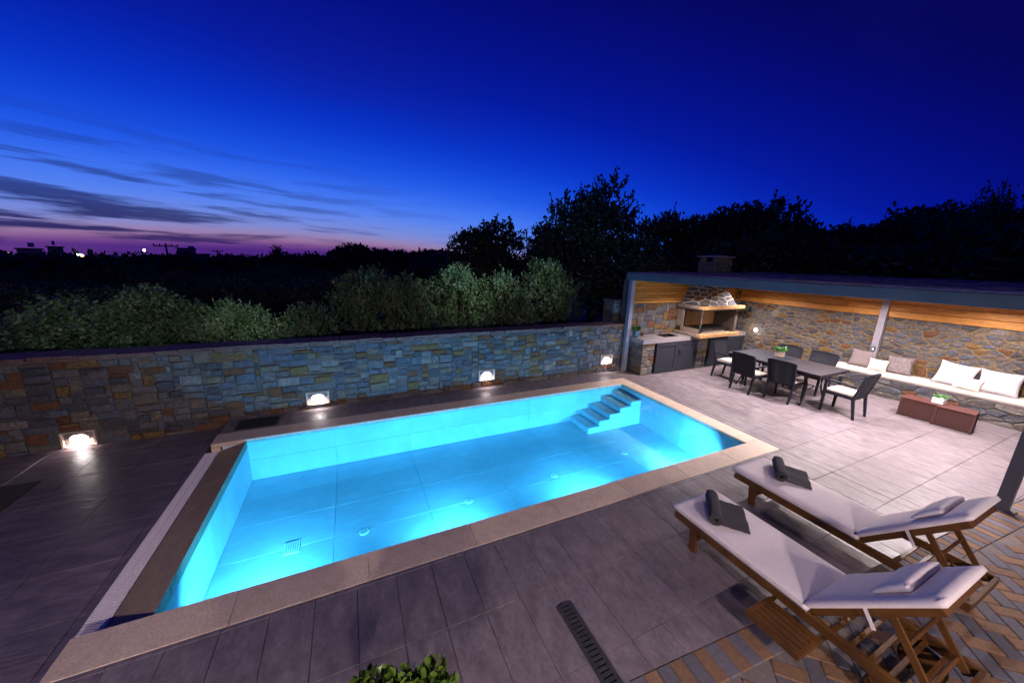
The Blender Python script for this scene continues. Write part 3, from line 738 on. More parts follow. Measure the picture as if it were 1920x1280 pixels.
# ================================================================== PERGOLA WITH KITCHEN
def lerp(a, b, t): return a + (b - a) * t
ROOF_Z = 2.33
RZ_END = math.atan2(-1, .12)
Y_L, Y_R = 3.86, -3.3                       # ends of the pergola
def pergola():
    pg = thing('pergola', 'grey steel pergola with slate roof over the outdoor kitchen and bench', 'pergola', (0, 0, 0))
    # posts
    b = MB(); x = front_x(3.70); b.box(x - .055, x + .055, 3.645, 3.755, 0.001, ROOF_Z); smooth_round(b.build('post', 'steel_lilac', pg), .006)
    b = MB(); x = front_x(-2.2); b.box(x - .05, x + .06, -2.255, -2.145, 0.001, ROOF_Z); smooth_round(b.build('post', 'post_dark', pg), .006); MB().box(x - .10, x + .11, -2.30, -2.10, 0.0015, .012).build('post_foot', 'post_dark', pg)
    xe = end_x(.66) - .075
    b = MB(); b.box(xe - .055, xe + .055, .60, .72, .47, ROOF_Z); ps = b.build('post', 'steel_lilac', pg); smooth_round(ps, .006)
    b = MB(); b.box(xe - .064, xe - .056, .642, .678, 1.05, ROOF_Z); b.build('cable_duct', 'steel_lilac', ps)
    b = MB(); b.box(xe - .085, xe - .056, .625, .695, .92, 1.02); b.build('socket', 'black_metal', ps)
    b = MB(); b.box(xe - .090, xe - .0855, .642, .678, .945, .995); b.build('socket_face', 'pool_fitting', ps)
    # front beam and side beam
    b = MB(); a0 = Vector((front_x(Y_L) - .0, Y_L, 2.405)); a1 = Vector((front_x(Y_R), Y_R, 2.455)); b.bar(a0, a1, .12, .165); smooth_round(b.build('front_beam', 'steel_grey', pg), .008)
    b = MB(); b.box(front_x(3.8) + .065, end_x(3.8) + .2, 3.80, 3.90, 2.325, 2.485); b.build('side_beam', 'steel_grey', pg)
    # ceiling boards under the roof
    n = 26
    for i in range(n):
        t0, t1 = i / n, (i + 1) / n; ya, yb = lerp(3.78, Y_R, t0), lerp(3.78, Y_R, t1) + .006
        MB().add([(front_x(ya) + .07, ya, 2.36), (end_x(ya) + .10, ya, 2.36), (end_x(yb) + .10, yb, 2.36), (front_x(yb) + .07, yb, 2.36),
                  (front_x(ya) + .07, ya, 2.38), (end_x(ya) + .10, ya, 2.38), (end_x(yb) + .10, yb, 2.38), (front_x(yb) + .07, yb, 2.38)],
                 [(3, 2, 1, 0), (4, 5, 6, 7), (0, 1, 5, 4), (1, 2, 6, 5), (2, 3, 7, 6), (3, 0, 4, 7)]).build('ceiling_board', 'pine_plank', pg)
    # roof: slab, wavy membrane edge, slates
    def rz(x, y): return 2.50 + (x - front_x(y)) * .012 + (3.86 - y) * .008
    v = []
    for (x, y) in ((front_x(Y_L) - .02, Y_L + .06), (end_x(Y_L) + .35, Y_L + .06), (end_x(Y_R) + .35, Y_R), (front_x(Y_R) - .02, Y_R)):
        v.append((x, y, rz(x, y)))
    rf = MB().add([(p[0], p[1], 2.39) for p in v] + v, [(3, 2, 1, 0), (4, 5, 6, 7), (0, 1, 5, 4), (1, 2, 6, 5), (2, 3, 7, 6), (3, 0, 4, 7)])
    rf.v = [(p[0] + (.09 if p[0] < 9.5 else 0), p[1], p[2]) for p in rf.v]
    rf = rf.build('roof', 'roof_slate', pg)
    rn = random.Random(11); vs = []; fs = []; N_ = 60
    for i in range(N_ + 1):
        y = lerp(Y_L + .05, Y_R, i / N_); x = front_x(y); w = max(0, math.sin(i * .9) * .6 + math.sin(i * .37 + 2)) * .012 + rn.uniform(0, .004)
        z = rz(x, y) - .006 + w
        vs += [(x - .045, y, z), (x + .14, y, rz(x, y) + .006)]
    for i in range(N_): fs.append((2 * i, 2 * i + 1, 2 * i + 3, 2 * i + 2))
    me = MB().add(vs, fs).build('membrane_edge', 'roof_membrane', rf); sm = me.modifiers.new('thick', 'SOLIDIFY'); sm.thickness = .004
    cellsx = 16; rows_ = 34; sl = None
    for j in range(rows_):
        for i in range(cellsx):
            ya = lerp(Y_L + .04, Y_R, j / rows_); yb = lerp(Y_L + .04, Y_R, (j + 1) / rows_) + .004
            if ya < -2.6: continue
            t0, t1 = i / cellsx, (i + 1) / cellsx; f = lambda y, t: lerp(front_x(y) + .15, end_x(y) + .33, t)
            dz = rn.uniform(.008, .026); pts = [(f(ya, t0) + .004, ya), (f(ya, t1), ya), (f(yb, t1), yb), (f(yb, t0) + .004, yb)]
            pts = [(px + rn.uniform(-.015, .015), py + rn.uniform(-.01, .01)) for px, py in pts]
            top = [(px, py, rz(px, py) + dz + rn.uniform(-.005, .008)) for px, py in pts]
            bot = [(px, py, rz(px, py) + .001) for px, py in pts]
            if sl is None: sl = MB()
            sl.add(bot + top, [(4, 5, 6, 7), (0, 1, 5, 4), (1, 2, 6, 5), (2, 3, 7, 6), (3, 0, 4, 7)])
    sl.build('roof_slates', 'roof_slate', rf)['kind'] = 'stuff'
    return pg
pergola()

def wood_run(parent, org, rz, W, z0, z1, rows_, lengths, rn):
    """boards nailed on a wall, front towards local -y"""
    cs, sn = math.cos(rz), math.sin(rz); h = (z1 - z0) / rows_
    for j in range(rows_):
        u = -rn.uniform(0, .8)
        while u < W:
            L_ = rn.uniform(*lengths); a, b_ = max(0, u), min(W, u + L_); u += L_
            if b_ - a < .05: continue
            c = (a + b_) / 2
            MB().box(-(b_ - a) / 2 + .0015, (b_ - a) / 2 - .0015, -.022 - rn.uniform(0, .008), 0, -h / 2 + .0045, h / 2 - .0045, .005).build('plank', 'pine_plank', parent, (org[0] + cs * c, org[1] + sn * c, z0 + (j + .5) * h), (0, 0, rz))

WOOD_Z = 1.72
def kitchen_wall():
    rn = random.Random(31); x0 = 7.97; x1 = end_x(3.78) + .02; W = x1 - x0
    o = MB().box(x0, x1, WALL_Y + .002, WALL_Y + .30, -.3, 2.32).build('kitchen_wall', 'mortar'); tag(o, 'stone wall with pine boarding above the kitchen counter', 'stone wall')
    cells = [[(u + p[0], v + p[1]) for p in rect_outline(w, h, rn)] for u, v, w, h in pack_stones(W, WOOD_Z - .86, rn, .09, .078)]
    lay_stones(o, cells, (x0, WALL_Y, .86), 0, rn, [20, 24, 8, 16, 10, 10, 12], (.008, .024))
    MB().box(x0, x1, WALL_Y - .004, WALL_Y + .001, WOOD_Z, 2.31).build('board_backing', 'plank_gap', o)
    wood_run(o, (x0, WALL_Y - .005, 0), 0, W, WOOD_Z + .006, 2.315, 8, (.45, 1.1), rn)
kitchen_wall()
def end_wall():
    rn = random.Random(41); ya, yb = 3.76, -3.3; L_ = (ya - yb) * math.hypot(1, .12)
    cs, sn = math.cos(RZ_END), math.sin(RZ_END); ox, oy = end_x(ya), ya
    vs = []
    for z in (-.3, 2.34):
        for (u, d) in ((0, .002), (L_, .002), (L_, .32), (0, .32)):
            vs.append((ox + cs * u - sn * d, oy + sn * u + cs * d, z))
    o = MB().add(vs, [(3, 2, 1, 0), (4, 5, 6, 7), (0, 1, 5, 4), (1, 2, 6, 5), (2, 3, 7, 6), (3, 0, 4, 7)]).build('bench_wall', 'mortar_yellow'); tag(o, 'tall rubble wall with yellow mortar and pine boarding behind the bench', 'stone wall')
    cells = voronoi_stones(L_, WOOD_Z - .0, rn, .195, .108, .022, .49)
    lay_stones(o, cells, (ox, oy, 0.0), RZ_END, rn, STONE_W_RUB, (.004, .014), 300, 'stone', lambda it: it[1] - .5 * it[2])
    wood_run(o, (ox - sn * -.006, oy + cs * -.006, 0), RZ_END, L_, WOOD_Z + .006, 2.33, 4, (2.2, 3.8), rn)
    return o
end_wall()

# ---- built-in bench
def bench():
    rn = random.Random(51); ya, yb = 1.17, -3.2; L_ = (ya - yb) * math.hypot(1, .12); cs, sn = math.cos(RZ_END), math.sin(RZ_END)
    t = thing('stone_bench', 'long built-in stone bench with a white seat pad under the rubble wall', 'bench', (bench_x(ya), ya, 0), RZ_END)
    MB().box(0, L_, .002, .515, -.1, .405).build('base', 'mortar', t)
    # stones in local coordinates: the root carries the turn
    def stones(parent, cells, org, rz, w):
        for q in cells:
            cu = sum(p[0] for p in q) / len(q); cv = sum(p[1] for p in q) / len(q); m = rn.choices(STONES, w)[0]
            vs, fs = stone_mesh([(p[0] - cu, p[1] - cv) for p in q], rn.uniform(.008, .026), 'stone', m, rn)
            MB().add(vs, fs).build('stone', m, parent, (org[0] + math.cos(rz) * cu, org[1] + math.sin(rz) * cu, org[2] + cv), (0, 0, rz))
    stones(t, voronoi_stones(L_, .405, rn, .27, .125, .014), (0, 0, 0), 0, [28, 28, 18, 8, 3, 4, 10])
    stones(t, voronoi_stones(.5, .405, rn, .25, .15, .014), (0, .51, 0), -math.pi / 2, [24, 26, 14, 10, 8, 8, 10])
    MB().box(-.015, L_, -.02, .51, .407, .432, .004).build('seat_slab', 'counter_stone', t)
    b = MB().box(.0, L_, -.035, .50, .434, .512, .0); o = b.build('seat_pad', 'canvas_cream', t); smooth_round(o, .025, 3); o.data.polygons.foreach_set('use_smooth', [True] * len(o.data.polygons))
    return t
bench()
def pillow_mesh(w, h, d, mname, rn):
    n = 14; vs = []; fs = []
    for s in (1, -1):
        for j in range(n + 1):
            for i in range(n + 1):
                u, v = -1 + 2 * i / n, -1 + 2 * j / n
                pin = 1 - .10 * (1 - abs(u) ** 2) * abs(v) ** 3 - .0
                pin2 = 1 - .10 * (1 - abs(v) ** 2) * abs(u) ** 3
                th = ((1 - u ** 4) * (1 - v ** 4)) ** .55
                vs.append((u * w / 2 * pin2, s * (d / 2 * th + .002) + rn.uniform(-.002, .002), v * h / 2 * pin))
    m = (n + 1) ** 2
    for s in (0, 1):
        for j in range(n):
            for i in range(n):
                a = s * m + j * (n + 1) + i; f = (a, a + 1, a + n + 2, a + n + 1); fs.append(f if s == 0 else f[::-1])
    ring = [i for i in range(n + 1)] + [j * (n + 1) + n for j in range(1, n + 1)] + [n * (n + 1) + i for i in range(n - 1, -1, -1)] + [j * (n + 1) for j in range(n - 1, 0, -1)]
    for k in range(len(ring)):
        a, b = ring[k], ring[(k + 1) % len(ring)]; fs.append((a, b, b + m, a + m))
    return MB().add(vs, fs)
def pillow(y, size, d, mname, tilt, turn, fwd, label, yaw=0, name='pillow'):
    rn = random.Random(int(y * 100) + 9)
    w, h = size; ang = RZ_END
    # stands on the seat pad, leaning back on the wall
    base = Vector((end_x(y) - fwd, y, .512))
    o = pillow_mesh(w, h, d, mname, rn).build(name, mname, None, smooth=True)
    M_ = Matrix.Translation(base) @ Matrix.Rotation(ang + yaw, 4, 'Z') @ Matrix.Rotation(-tilt, 4, 'X') @ Matrix.Translation((0, 0, h / 2 - .012)) @ Matrix.Rotation(turn, 4, 'Y')
    o.matrix_world = M_
    return tag(o, label, 'pillow', 'pillows on the stone bench')
pillow(.80, (.44, .42), .13, 'pillow_taupe', .32, .03, .20, 'plain taupe pillow on the bench by the grey post')
pillow(.47, (.33, .29), .12, 'canvas_cream', .40, .0, .32, 'small cream pillow between the plain taupe and the patterned taupe pillow')
pillow(.18, (.44, .42), .13, 'pillow_weave', .30, -.05, .20, 'patterned taupe and white pillow leaning on the bench wall')
pillow(-.62, (.52, .50), .16, 'pillow_white', .42, .10, .28, 'large white pillow on the bench, nearer the grey post')
pillow(-.84, (.36, .28), .13, 'canvas_cream', .50, .06, .42, 'small cream pillow in front of the two large white pillows')
pillow(-1.16, (.52, .48), .16, 'pillow_white', .42, .0, .28, 'large white pillow on the bench, farther from the grey post')

# ---- kitchen counter with oven
def kitchen():
    rn = random.Random(61)
    t = thing('kitchen_counter', 'stone kitchen counter with charcoal doors under the pergola', 'counter', (0, 0, 0))
    X0, X1, YF, YB, H = 8.03, 11.86, 3.235, 3.775, .80
    b = MB(); b.box(X0, X1, YF + .012, YB, .0, H); b.build('core', 'mortar', t)
    def face(u0, u1):
        cells = voronoi_stones(u1 - u0, H, rn, .17, .085, .012) ; return [[(p[0], p[1]) for p in c] for c in cells]
    for (u0, u1) in ((X0, 8.42), (9.95, 10.37)):
        lay_stones(t, face(u0, u1), (u0, YF + .010, 0), 0, rn, [10, 24, 6, 16, 8, 8, 16], (.004, .016))
    lay_stones(t, [c for c in voronoi_stones(.52, H, rn, .17, .085, .012)], (X0 + .002, YB - .02, 0), -math.pi / 2, rn, [10, 24, 6, 16, 8, 8, 16], (.004, .016))
    # worktop, with a hole left for the sink
    b = MB(); sx0, sx1, sy0, sy1 = 8.84, 9.32, 3.36, 3.66
    for (a0, a1, c0, c1) in ((X0 - .05, sx0, 3.20, YB), (sx1, X1 + .02, 3.20, YB), (sx0, sx1, 3.20, sy0), (sx0, sx1, sy1, YB)): b.box(a0, a1, c0, c1, H + .002, .90)
    b.build('worktop', 'counter_stone', t)
    # doors
    for (x0, x1) in ((8.43, 9.94), (10.38, 11.84)):
        fr = MB(); fr.box(x0, x1, YF - .018, YF + .0115, .012, H - .002); fr = fr.build('door_frame', 'door_charcoal', t)
        mid = (x0 + x1) / 2
        for (a, c) in ((x0 + .012, mid - .003), (mid + .003, x1 - .012)):
            b = MB(); b.box(a, c, YF - .036, YF - .019, .022, H - .014); d = b.build('door', 'door_charcoal', t); smooth_round(d, .003, 1)
            f = .085
            b = MB(); b.box(a, a + f, YF - .052, YF - .0365, .022, H - .014); b.box(c - f, c, YF - .052, YF - .0365, .022, H - .014)
            b.box(a + f + .0005, c - f - .0005, YF - .0515, YF - .0365, .022, .022 + f); b.box(a + f + .0005, c - f - .0005, YF - .0515, YF - .0365, H - .014 - f, H - .014)
            b.build('door_rail', 'door_charcoal', d)
        b = MB(); b.bar((mid + .045, YF - .075, .53), (mid + .165, YF - .075, .53), .016, .016); b.bar((mid + .05, YF - .0525, .53), (mid + .05, YF - .08, .53), .02, .02); b.box(mid + .03, mid + .07, YF - .057, YF - .0525, .42, .58)
        b.build('handle', 'black_metal', t)
    # sink and tap
    b = MB(); z = .75
    b.add([(sx0, sy0, .898), (sx1, sy0, .898), (sx1, sy1, .898), (sx0, sy1, .898), (sx0 + .02, sy0 + .02, z), (sx1 - .02, sy0 + .02, z), (sx1 - .02, sy1 - .02, z), (sx0 + .02, sy1 - .02, z)], [(4, 5, 6, 7), (0, 1, 5, 4), (1, 2, 6, 5), (2, 3, 7, 6), (3, 0, 4, 7)])
    s = b.build('sink', 'black_metal', t)
    rim = MB(); rim.box(sx0 - .02, sx1 + .02, sy0 - .02, sy0, .9015, .906); rim.box(sx0 - .02, sx1 + .02, sy1, sy1 + .02, .9015, .906); rim.box(sx0 - .02, sx0, sy0, sy1, .9015, .906); rim.box(sx1, sx1 + .02, sy0, sy1, .9015, .906); rim.build('sink_rim', 'chrome', s)
    tap = MB(); tap.tube([(9.08, 3.71, .902), (9.08, 3.71, 1.06), (9.08, 3.69, 1.11), (9.08, 3.63, 1.13), (9.08, 3.57, 1.10)], .011, 10); tap.build('tap', 'chrome', t, smooth=True)
    return t
kitchen()
def oven():
    rn = random.Random(71)
    t = thing('barbecue_oven', 'stone barbecue hearth with brick mantel and tapered stone hood', 'barbecue', (0, 0, 0))
    x0, x1, y0, y1 = 9.64, 11.12, 2.97, 3.74
    # hearth slab edged with bricks
    MB().box(x0 + .06, x1, y0 + .06, y1, .903, .985).build('hearth', 'oven_stone', t)
    n = 17
    for i in range(n):
        a = lerp(x0 - .03, x1 + .04, i / n); b_ = lerp(x0 - .03, x1 + .04, (i + 1) / n)
        MB().box(a + .003, b_ - .003, y0 - .05, y0 + .058, .9035, .99, .006).build('brick', 'oven_brick', t)
    for i in range(7):
        a = lerp(y0 + .06, y1, i / 7); b_ = lerp(y0 + .06, y1, (i + 1) / 7)
        MB().box(x0 - .04, x0 + .058, a + .003, b_ - .003, .9035, .985, .006).build('brick', 'oven_stone', t)
    # fire chamber
    z0, z1 = .987, 1.60
    MB().box(x0 + .10, x1 - .02, y1 - .09, y1 + .02, z0, z1).build('back_wall', 'oven_brick', t)
    rp = MB().box(x1 - .10, x1 - .005, y0 + .06, y1 - .09, z0, z1).build('side_wall', 'soot', t)
    b = MB(); b.box(x0 + .002, x0 + .07, y0 + .08, y0 + .62, z0, z0 + .13); b.box(x0 + .002, x0 + .07, y0 + .55, y1, z0 + .131, z1); b.build('side_pier', 'oven_stone', t)
    b = MB(); b.box(x0 + .028, x0 + .036, y0 + .06, y0 + .548, z0 + .132, z1 - .01); b.build('side_glass', 'oven_glass', t)
    fr = MB(); fr.box(x0 + .02, x0 + .045, y0 + .53, y0 + .549, z0 + .132, z1 - .012); fr.box(x0 + .02, x0 + .045, y0 + .06, y0 + .529, z0 + .1325, z0 + .15); fr.build('glass_frame', 'black_metal', t)
    MB().box(x0 + .012, x0 + .048, y0 + .025, y0 + .059, z0 + .001, z1 - .001).build('corner_post', 'chrome', t)
    bb = MB().box(x0 + .45, x0 + .95, y1 - .115, y1 - .091, z0 + .02, z1 - .05, .01); bb.build('fire_back', 'oven_brick', t)
    # grate with dark bars, logs
    b = MB()
    for i in range(14): b.bar((x0 + .22 + i * .075, y0 + .14, z0 + .13), (x0 + .22 + i * .075, y1 - .14, z0 + .13), .012, .012)
    for y in (y0 + .14, y1 - .14): b.bar((x0 + .20, y, z0 + .115), (x1 - .14, y, z0 + .115), .018, .018)
    for x in (x0 + .24, x1 - .2):
        for y in (y0 + .16, y1 - .16): b.box(x - .01, x + .01, y - .01, y + .01, z0 + .0005, z0 + .105)
    b.build('grill_grate', 'black_metal', t)
    for k in range(5):
        xx = x0 + .3 + k * .17; MB().tube([(xx, y0 + .2 + .03 * k, z0 + .04), (xx + .22, y1 - .25, z0 + .06)], [.03, .035], 8).build('log', 'soot', t)
    # mantel of bricks
    MB().box(x0 - .02, x1 + .04, y0 - .02, y1, z1 + .001, z1 + .035).build('mantel_slab', 'oven_stone', t)
    for i in range(12):
        a = lerp(x0 - .05, x1 + .07, i / 12); b_ = lerp(x0 - .05, x1 + .07, (i + 1) / 12)
        MB().box(a + .0015, b_ - .0015, y0 - .055, y0 + .06, z1 + .036, z1 + .115, .004).build('brick', 'oven_brick', t)
    for i in range(6):
        a = lerp(y0 + .062, y1, i / 6); b_ = lerp(y0 + .062, y1, (i + 1) / 6)
        MB().box(x0 - .05, x0 + .06, a + .0015, b_ - .0015, z1 + .036, z1 + .113, .004).build('brick', 'oven_stone', t)
    # hood: tapered, clad with flat stones
    zb, zt = z1 + .117, 2.36
    def sect(z):
        k = (z - zb) / (zt - zb)
        return (lerp(9.96, 10.34, k), lerp(3.03, 3.36, k)), (lerp(10.99, 10.72, k), lerp(3.03, 3.36, k)), (lerp(11.0, 10.76, k), y1 + .02), (lerp(9.72, 10.10, k), y1 + .02)
    zs = [lerp(zb, zt, i / 10) for i in range(11)]; vs = []; fs = []
    for z in zs: vs += [(p[0], p[1], z) for p in sect(z)]
    for i in range(10):
        for k in range(4): fs.append((4 * i + k, 4 * i + (k + 1) % 4, 4 * i + 4 + (k + 1) % 4, 4 * i + 4 + k))
    fs.append((40, 41, 42, 43)); hood = MB().add(vs, fs).build('hood', 'hood_mortar', t)
    for side in ('front', 'left', 'right'):
        Wd = 1.0 if side == 'front' else .8
        for q in voronoi_stones(1.0, 1.0, rn, .30 if side == 'front' else .34, .16, .03):
            cu = sum(p[0] for p in q) / len(q); cv = sum(p[1] for p in q) / len(q)
            def place(u, v, d):
                z = lerp(zb, zt, v); fl, fr_, br, bl = sect(z)
                p, q_ = {'front': (fl, fr_), 'left': (bl, fl), 'right': (fr_, br)}[side]
                dx, dy = q_[0] - p[0], q_[1] - p[1]; L_ = math.hypot(dx, dy)
                return (lerp(p[0], q_[0], u) + dy / L_ * d, lerp(p[1], q_[1], u) - dx / L_ * d, z)
            n = len(q); vs = [place(p[0], p[1], -.002) for p in q] + [place(cu + (p[0] - cu) * .93, cv + (p[1] - cv) * .93, .012) for p in q]
            fs = [tuple(range(n, 2 * n))] + [(i, (i + 1) % n, n + (i + 1) % n, n + i) for i in range(n)]
            MB().add(vs, fs).build('stone', rn.choices(STONES, [30, 30, 10, 6, 4, 3, 8])[0], hood)
    # chimney above the roof
    c0 = MB().box(10.04, 10.62, 3.10, 3.62, 2.50, 2.80).build('chimney', 'mortar', t)
    for (org, rz, W) in (((10.04, 3.098, 2.50), 0, .58), ((10.038, 3.62, 2.50), -math.pi / 2, .52)):
        cells = voronoi_stones(W, .30, rn, .10, .05, .008); lay_stones(c0, cells, org, rz, rn, [5, 20, 3, 20, 5, 3, 44], (.004, .012))  # mostly pale stones, light on the chimney put into their colour
    MB().box(10.02, 10.64, 3.08, 3.64, 2.802, 2.825, .006).build('chimney_ledge', 'oven_stone', c0)
    for (x, y) in ((10.055, 3.11), (10.28, 3.11), (10.50, 3.11), (10.055, 3.50), (10.50, 3.50)):
        MB().box(x, x + .11, y, y + .11, 2.827, 2.94, .006).build('chimney_pillar', 'oven_stone', c0)
    cp = MB(); cp.add([(9.99, 3.05, 2.942), (10.67, 3.05, 2.942), (10.67, 3.67, 2.942), (9.99, 3.67, 2.942), (9.99, 3.05, 2.962), (10.67, 3.05, 2.962), (10.67, 3.67, 2.962), (9.99, 3.67, 2.962), (10.25, 3.28, 3.0), (10.42, 3.28, 3.0), (10.42, 3.45, 3.0), (10.25, 3.45, 3.0)],
           [(3, 2, 1, 0), (0, 1, 5, 4), (1, 2, 6, 5), (2, 3, 7, 6), (3, 0, 4, 7), (4, 5, 9, 8), (5, 6, 10, 9), (6, 7, 11, 10), (7, 4, 8, 11), (8, 9, 10, 11)])
    cp.build('chimney_cap', 'coping_marble', c0)
    return t
oven()
# little lamp on the wall right of the hearth
t = thing('small_wall_light', 'small round white light on the rubble wall beside the barbecue', 'wall light', (end_x(3.2) - .002, 3.2, .93), RZ_END)
b = MB(); b.tube([(0, 0, 0), (0, -.035, 0)], .055, 16); b.build('housing', 'black_metal', t)
b = MB(); b.tube([(0, -.0355, 0), (0, -.06, 0)], [.05, .03], 16); b.build('lens', 'lamp_white', t)
lamp('small_wall_light_lamp', 'POINT', (0, -.12, 0), 3, (1, .88, .82), t, .04)
# downlights in the pergola ceiling
k = 0
spots = [(9.1, 2.35), (11.2, 2.55), (9.6, .55), (11.5, .65), (10.2, -1.25), (11.9, -1.1), (8.95, -.95)]
where = ['above the kitchen doors', 'in front of the barbecue', 'above the dining table, pool side', 'above the dining table, bench side', 'above the open terrace', 'above the rattan boxes', 'near the dark post']
SPOT_W = [80, 60, 80, 58, 92, 55, 125]
for (x, y) in spots:
    t = thing('ceiling_spot', 'small round ceiling spotlight of the pergola ' + where[k], 'spotlight', (x, y, 2.36), 0, 'spotlights in the pergola ceiling')
    b = MB(); b.lathe([(.055, -.001), (.055, -.018), (.045, -.022)], seg=20); b.build('ring', 'pool_fitting', t)
    b = MB(); b.lathe([(.040, -.0225), (.040, -.026), (.03, -.028)], seg=20); b.build('lens', 'lamp_white', t)
    lamp('ceiling_spot_lamp', 'AREA', (0, 0, -.035), SPOT_W[k], (1.0, .86, .87), t, .09, (0, 0, 0), R(168 if k in (4, 6) else 146)); k += 1

# ================================================================== FURNITURE
def dining_table():
    t = thing('dining_table', 'dark rectangular garden dining table with curved metal legs', 'table', (10.22, 1.26, 0))
    w, l = .54, .94
    for (a, b_, m) in ((-l, -.002, 'table_metal'), (.002, l, 'weave_dark')):
        o = MB().box(-w, w, a, b_, .715, .74).build('table_top', m, t); smooth_round(o, .006)
        MB().box(-w + .03, w - .03, a + .02 if a < 0 else a + .001, b_ - .001 if a < 0 else b_ - .02, .67, .714).build('apron', 'table_metal', o)
    for sy in (-1, 1):
        for s in (-1, 1):
            pts = []
            for i in range(9):
                u = i / 8; x = s * lerp(.40, .46, u) + s * -.16 * math.sin(math.pi * u); pts.append((x, sy * (.62 + .05 * u), lerp(.668, .012, u)))
            MB().tube(pts, .017, 8).build('leg', 'table_metal', t, smooth=True)
        b = MB(); b.tube([(-.30, sy * .65, .30), (0, sy * .65, .36), (.30, sy * .65, .30)], .012, 8); b.build('cross_bar', 'table_metal', t)
    b = MB(); b.tube([(0, -.65, .36), (0, .65, .36)], .012, 8); b.build('stretcher', 'table_metal', t)
dining_table()

def make_chair():
    t = thing('garden_armchair', '', 'chair', (0, 0, 0), 0, 'dark rattan armchairs round the dining table')
    for s in (-1, 1):
        b = MB(); b.add([(s * .245 + dx, .235 + dy, 0) for dx, dy in ((-.017, -.02), (.017, -.02), (.017, .02), (-.017, .02))] + [(s * .262 + dx, .225 + dy, .64) for dx, dy in ((-.02, -.025), (.02, -.025), (.02, .025), (-.02, .025))],
              [(3, 2, 1, 0), (4, 5, 6, 7), (0, 1, 5, 4), (1, 2, 6, 5), (2, 3, 7, 6), (3, 0, 4, 7)]); b.build('leg', 'resin_dark', t)
        b = MB(); b.add([(s * .225 + dx, -.275 + dy, 0) for dx, dy in ((-.016, -.018), (.016, -.018), (.016, .018), (-.016, .018))] + [(s * .235 + dx, -.205 + dy, .42) for dx, dy in ((-.02, -.024), (.02, -.024), (.02, .024), (-.02, .024))],
              [(3, 2, 1, 0), (4, 5, 6, 7), (0, 1, 5, 4), (1, 2, 6, 5), (2, 3, 7, 6), (3, 0, 4, 7)]); b.build('leg', 'resin_dark', t)
        b = MB(); pts = [(s * .262, .262, .632), (s * .268, .15, .648), (s * .266, -.05, .642), (s * .245, -.225, .622)]
        for i in range(3): b.bar(pts[i], pts[i + 1], .048, .028)
        b.build('armrest', 'resin_dark', t)
    o = MB().box(-.245, .245, -.225, .245, .365, .42).build('seat', 'resin_dark', t); smooth_round(o, .01)
    o = MB().box(-.225, .225, -.195, .24, .421, .47).build('cushion', 'canvas_cream', t); smooth_round(o, .02, 3)
    # curved backrest panel of basket weave, with a scalloped upper edge
    nx, nz = 16, 10; vs = []; fs = []
    for side in (0, 1):
        for j in range(nz + 1):
            for i in range(nx + 1):
                u = -1 + 2 * i / nx; v = j / nz; x = u * lerp(.225, .245, v); z = lerp(.40, .865, v) + (.018 * (1 - u * u) if j == nz else .018 * (1 - u * u) * v)
                y = -.225 - .115 * v + .028 * u * u - (.018 if side else 0)
                vs.append((x, y, z))
    m = (nx + 1) * (nz + 1)
    for side in (0, 1):
        for j in range(nz):
            for i in range(nx):
                a = side * m + j * (nx + 1) + i; fs.append((a, a + 1, a + nx + 2, a + nx + 1))
    ring = list(range(nx + 1)) + [j * (nx + 1) + nx for j in range(1, nz + 1)] + [nz * (nx + 1) + i for i in range(nx - 1, -1, -1)] + [j * (nx + 1) for j in range(nz - 1, 0, -1)]
    for k in range(len(ring)): a, b_ = ring[k], ring[(k + 1) % len(ring)]; fs.append((a, b_, b_ + m, a + m))
    bk = MB().add(vs, fs).build('backrest', 'weave_dark', t)
    for s in (-1, 1):
        b = MB(); b.bar((s * .232, -.215, .40), (s * .250, -.325, .875), .034, .034, (0, 1, 0)); b.build('back_post', 'resin_dark', t)
    sc = MB()
    for k in range(9): sc.bar((lerp(-.21, .21, k / 8) - .02, -.352 + .028 * (lerp(-.88, .88, k / 8)) ** 2, .872 + .016 * (1 - lerp(-.88, .88, k / 8) ** 2)), (lerp(-.21, .21, k / 8) + .02, -.352 + .028 * (lerp(-.88, .88, k / 8)) ** 2, .872 + .016 * (1 - lerp(-.88, .88, k / 8) ** 2)), .030, .026)
    sc.build('top_rail', 'resin_dark', t)
    return t
chair = make_chair()
chair_spots = [((10.18, .08), 0.0, 'dark rattan armchair at the end of the table nearest the rattan boxes'),
               ((9.83, .95), -math.pi / 2 + .06, 'dark rattan armchair on the pool side, nearer the table end by the boxes'),
               ((9.62, 1.56), -math.pi / 2 - .08, 'dark rattan armchair on the pool side, nearer the kitchen doors'),
               ((10.02, 2.32), math.pi + .03, 'dark rattan armchair at the table end by the kitchen doors'),
               ((10.95, 1.68), math.pi / 2 + .05, 'dark rattan armchair on the bench side, nearer the barbecue'),
               ((10.98, 1.02), math.pi / 2 - .04, 'dark rattan armchair on the bench side, nearer the bench pillows')]
for i, ((x, y), rz, lab) in enumerate(chair_spots):
    c = chair if i == 0 else copy_tree(chair)
    c.location = (x, y, 0.0015); c.rotation_euler = (0, 0, rz); c['label'] = lab

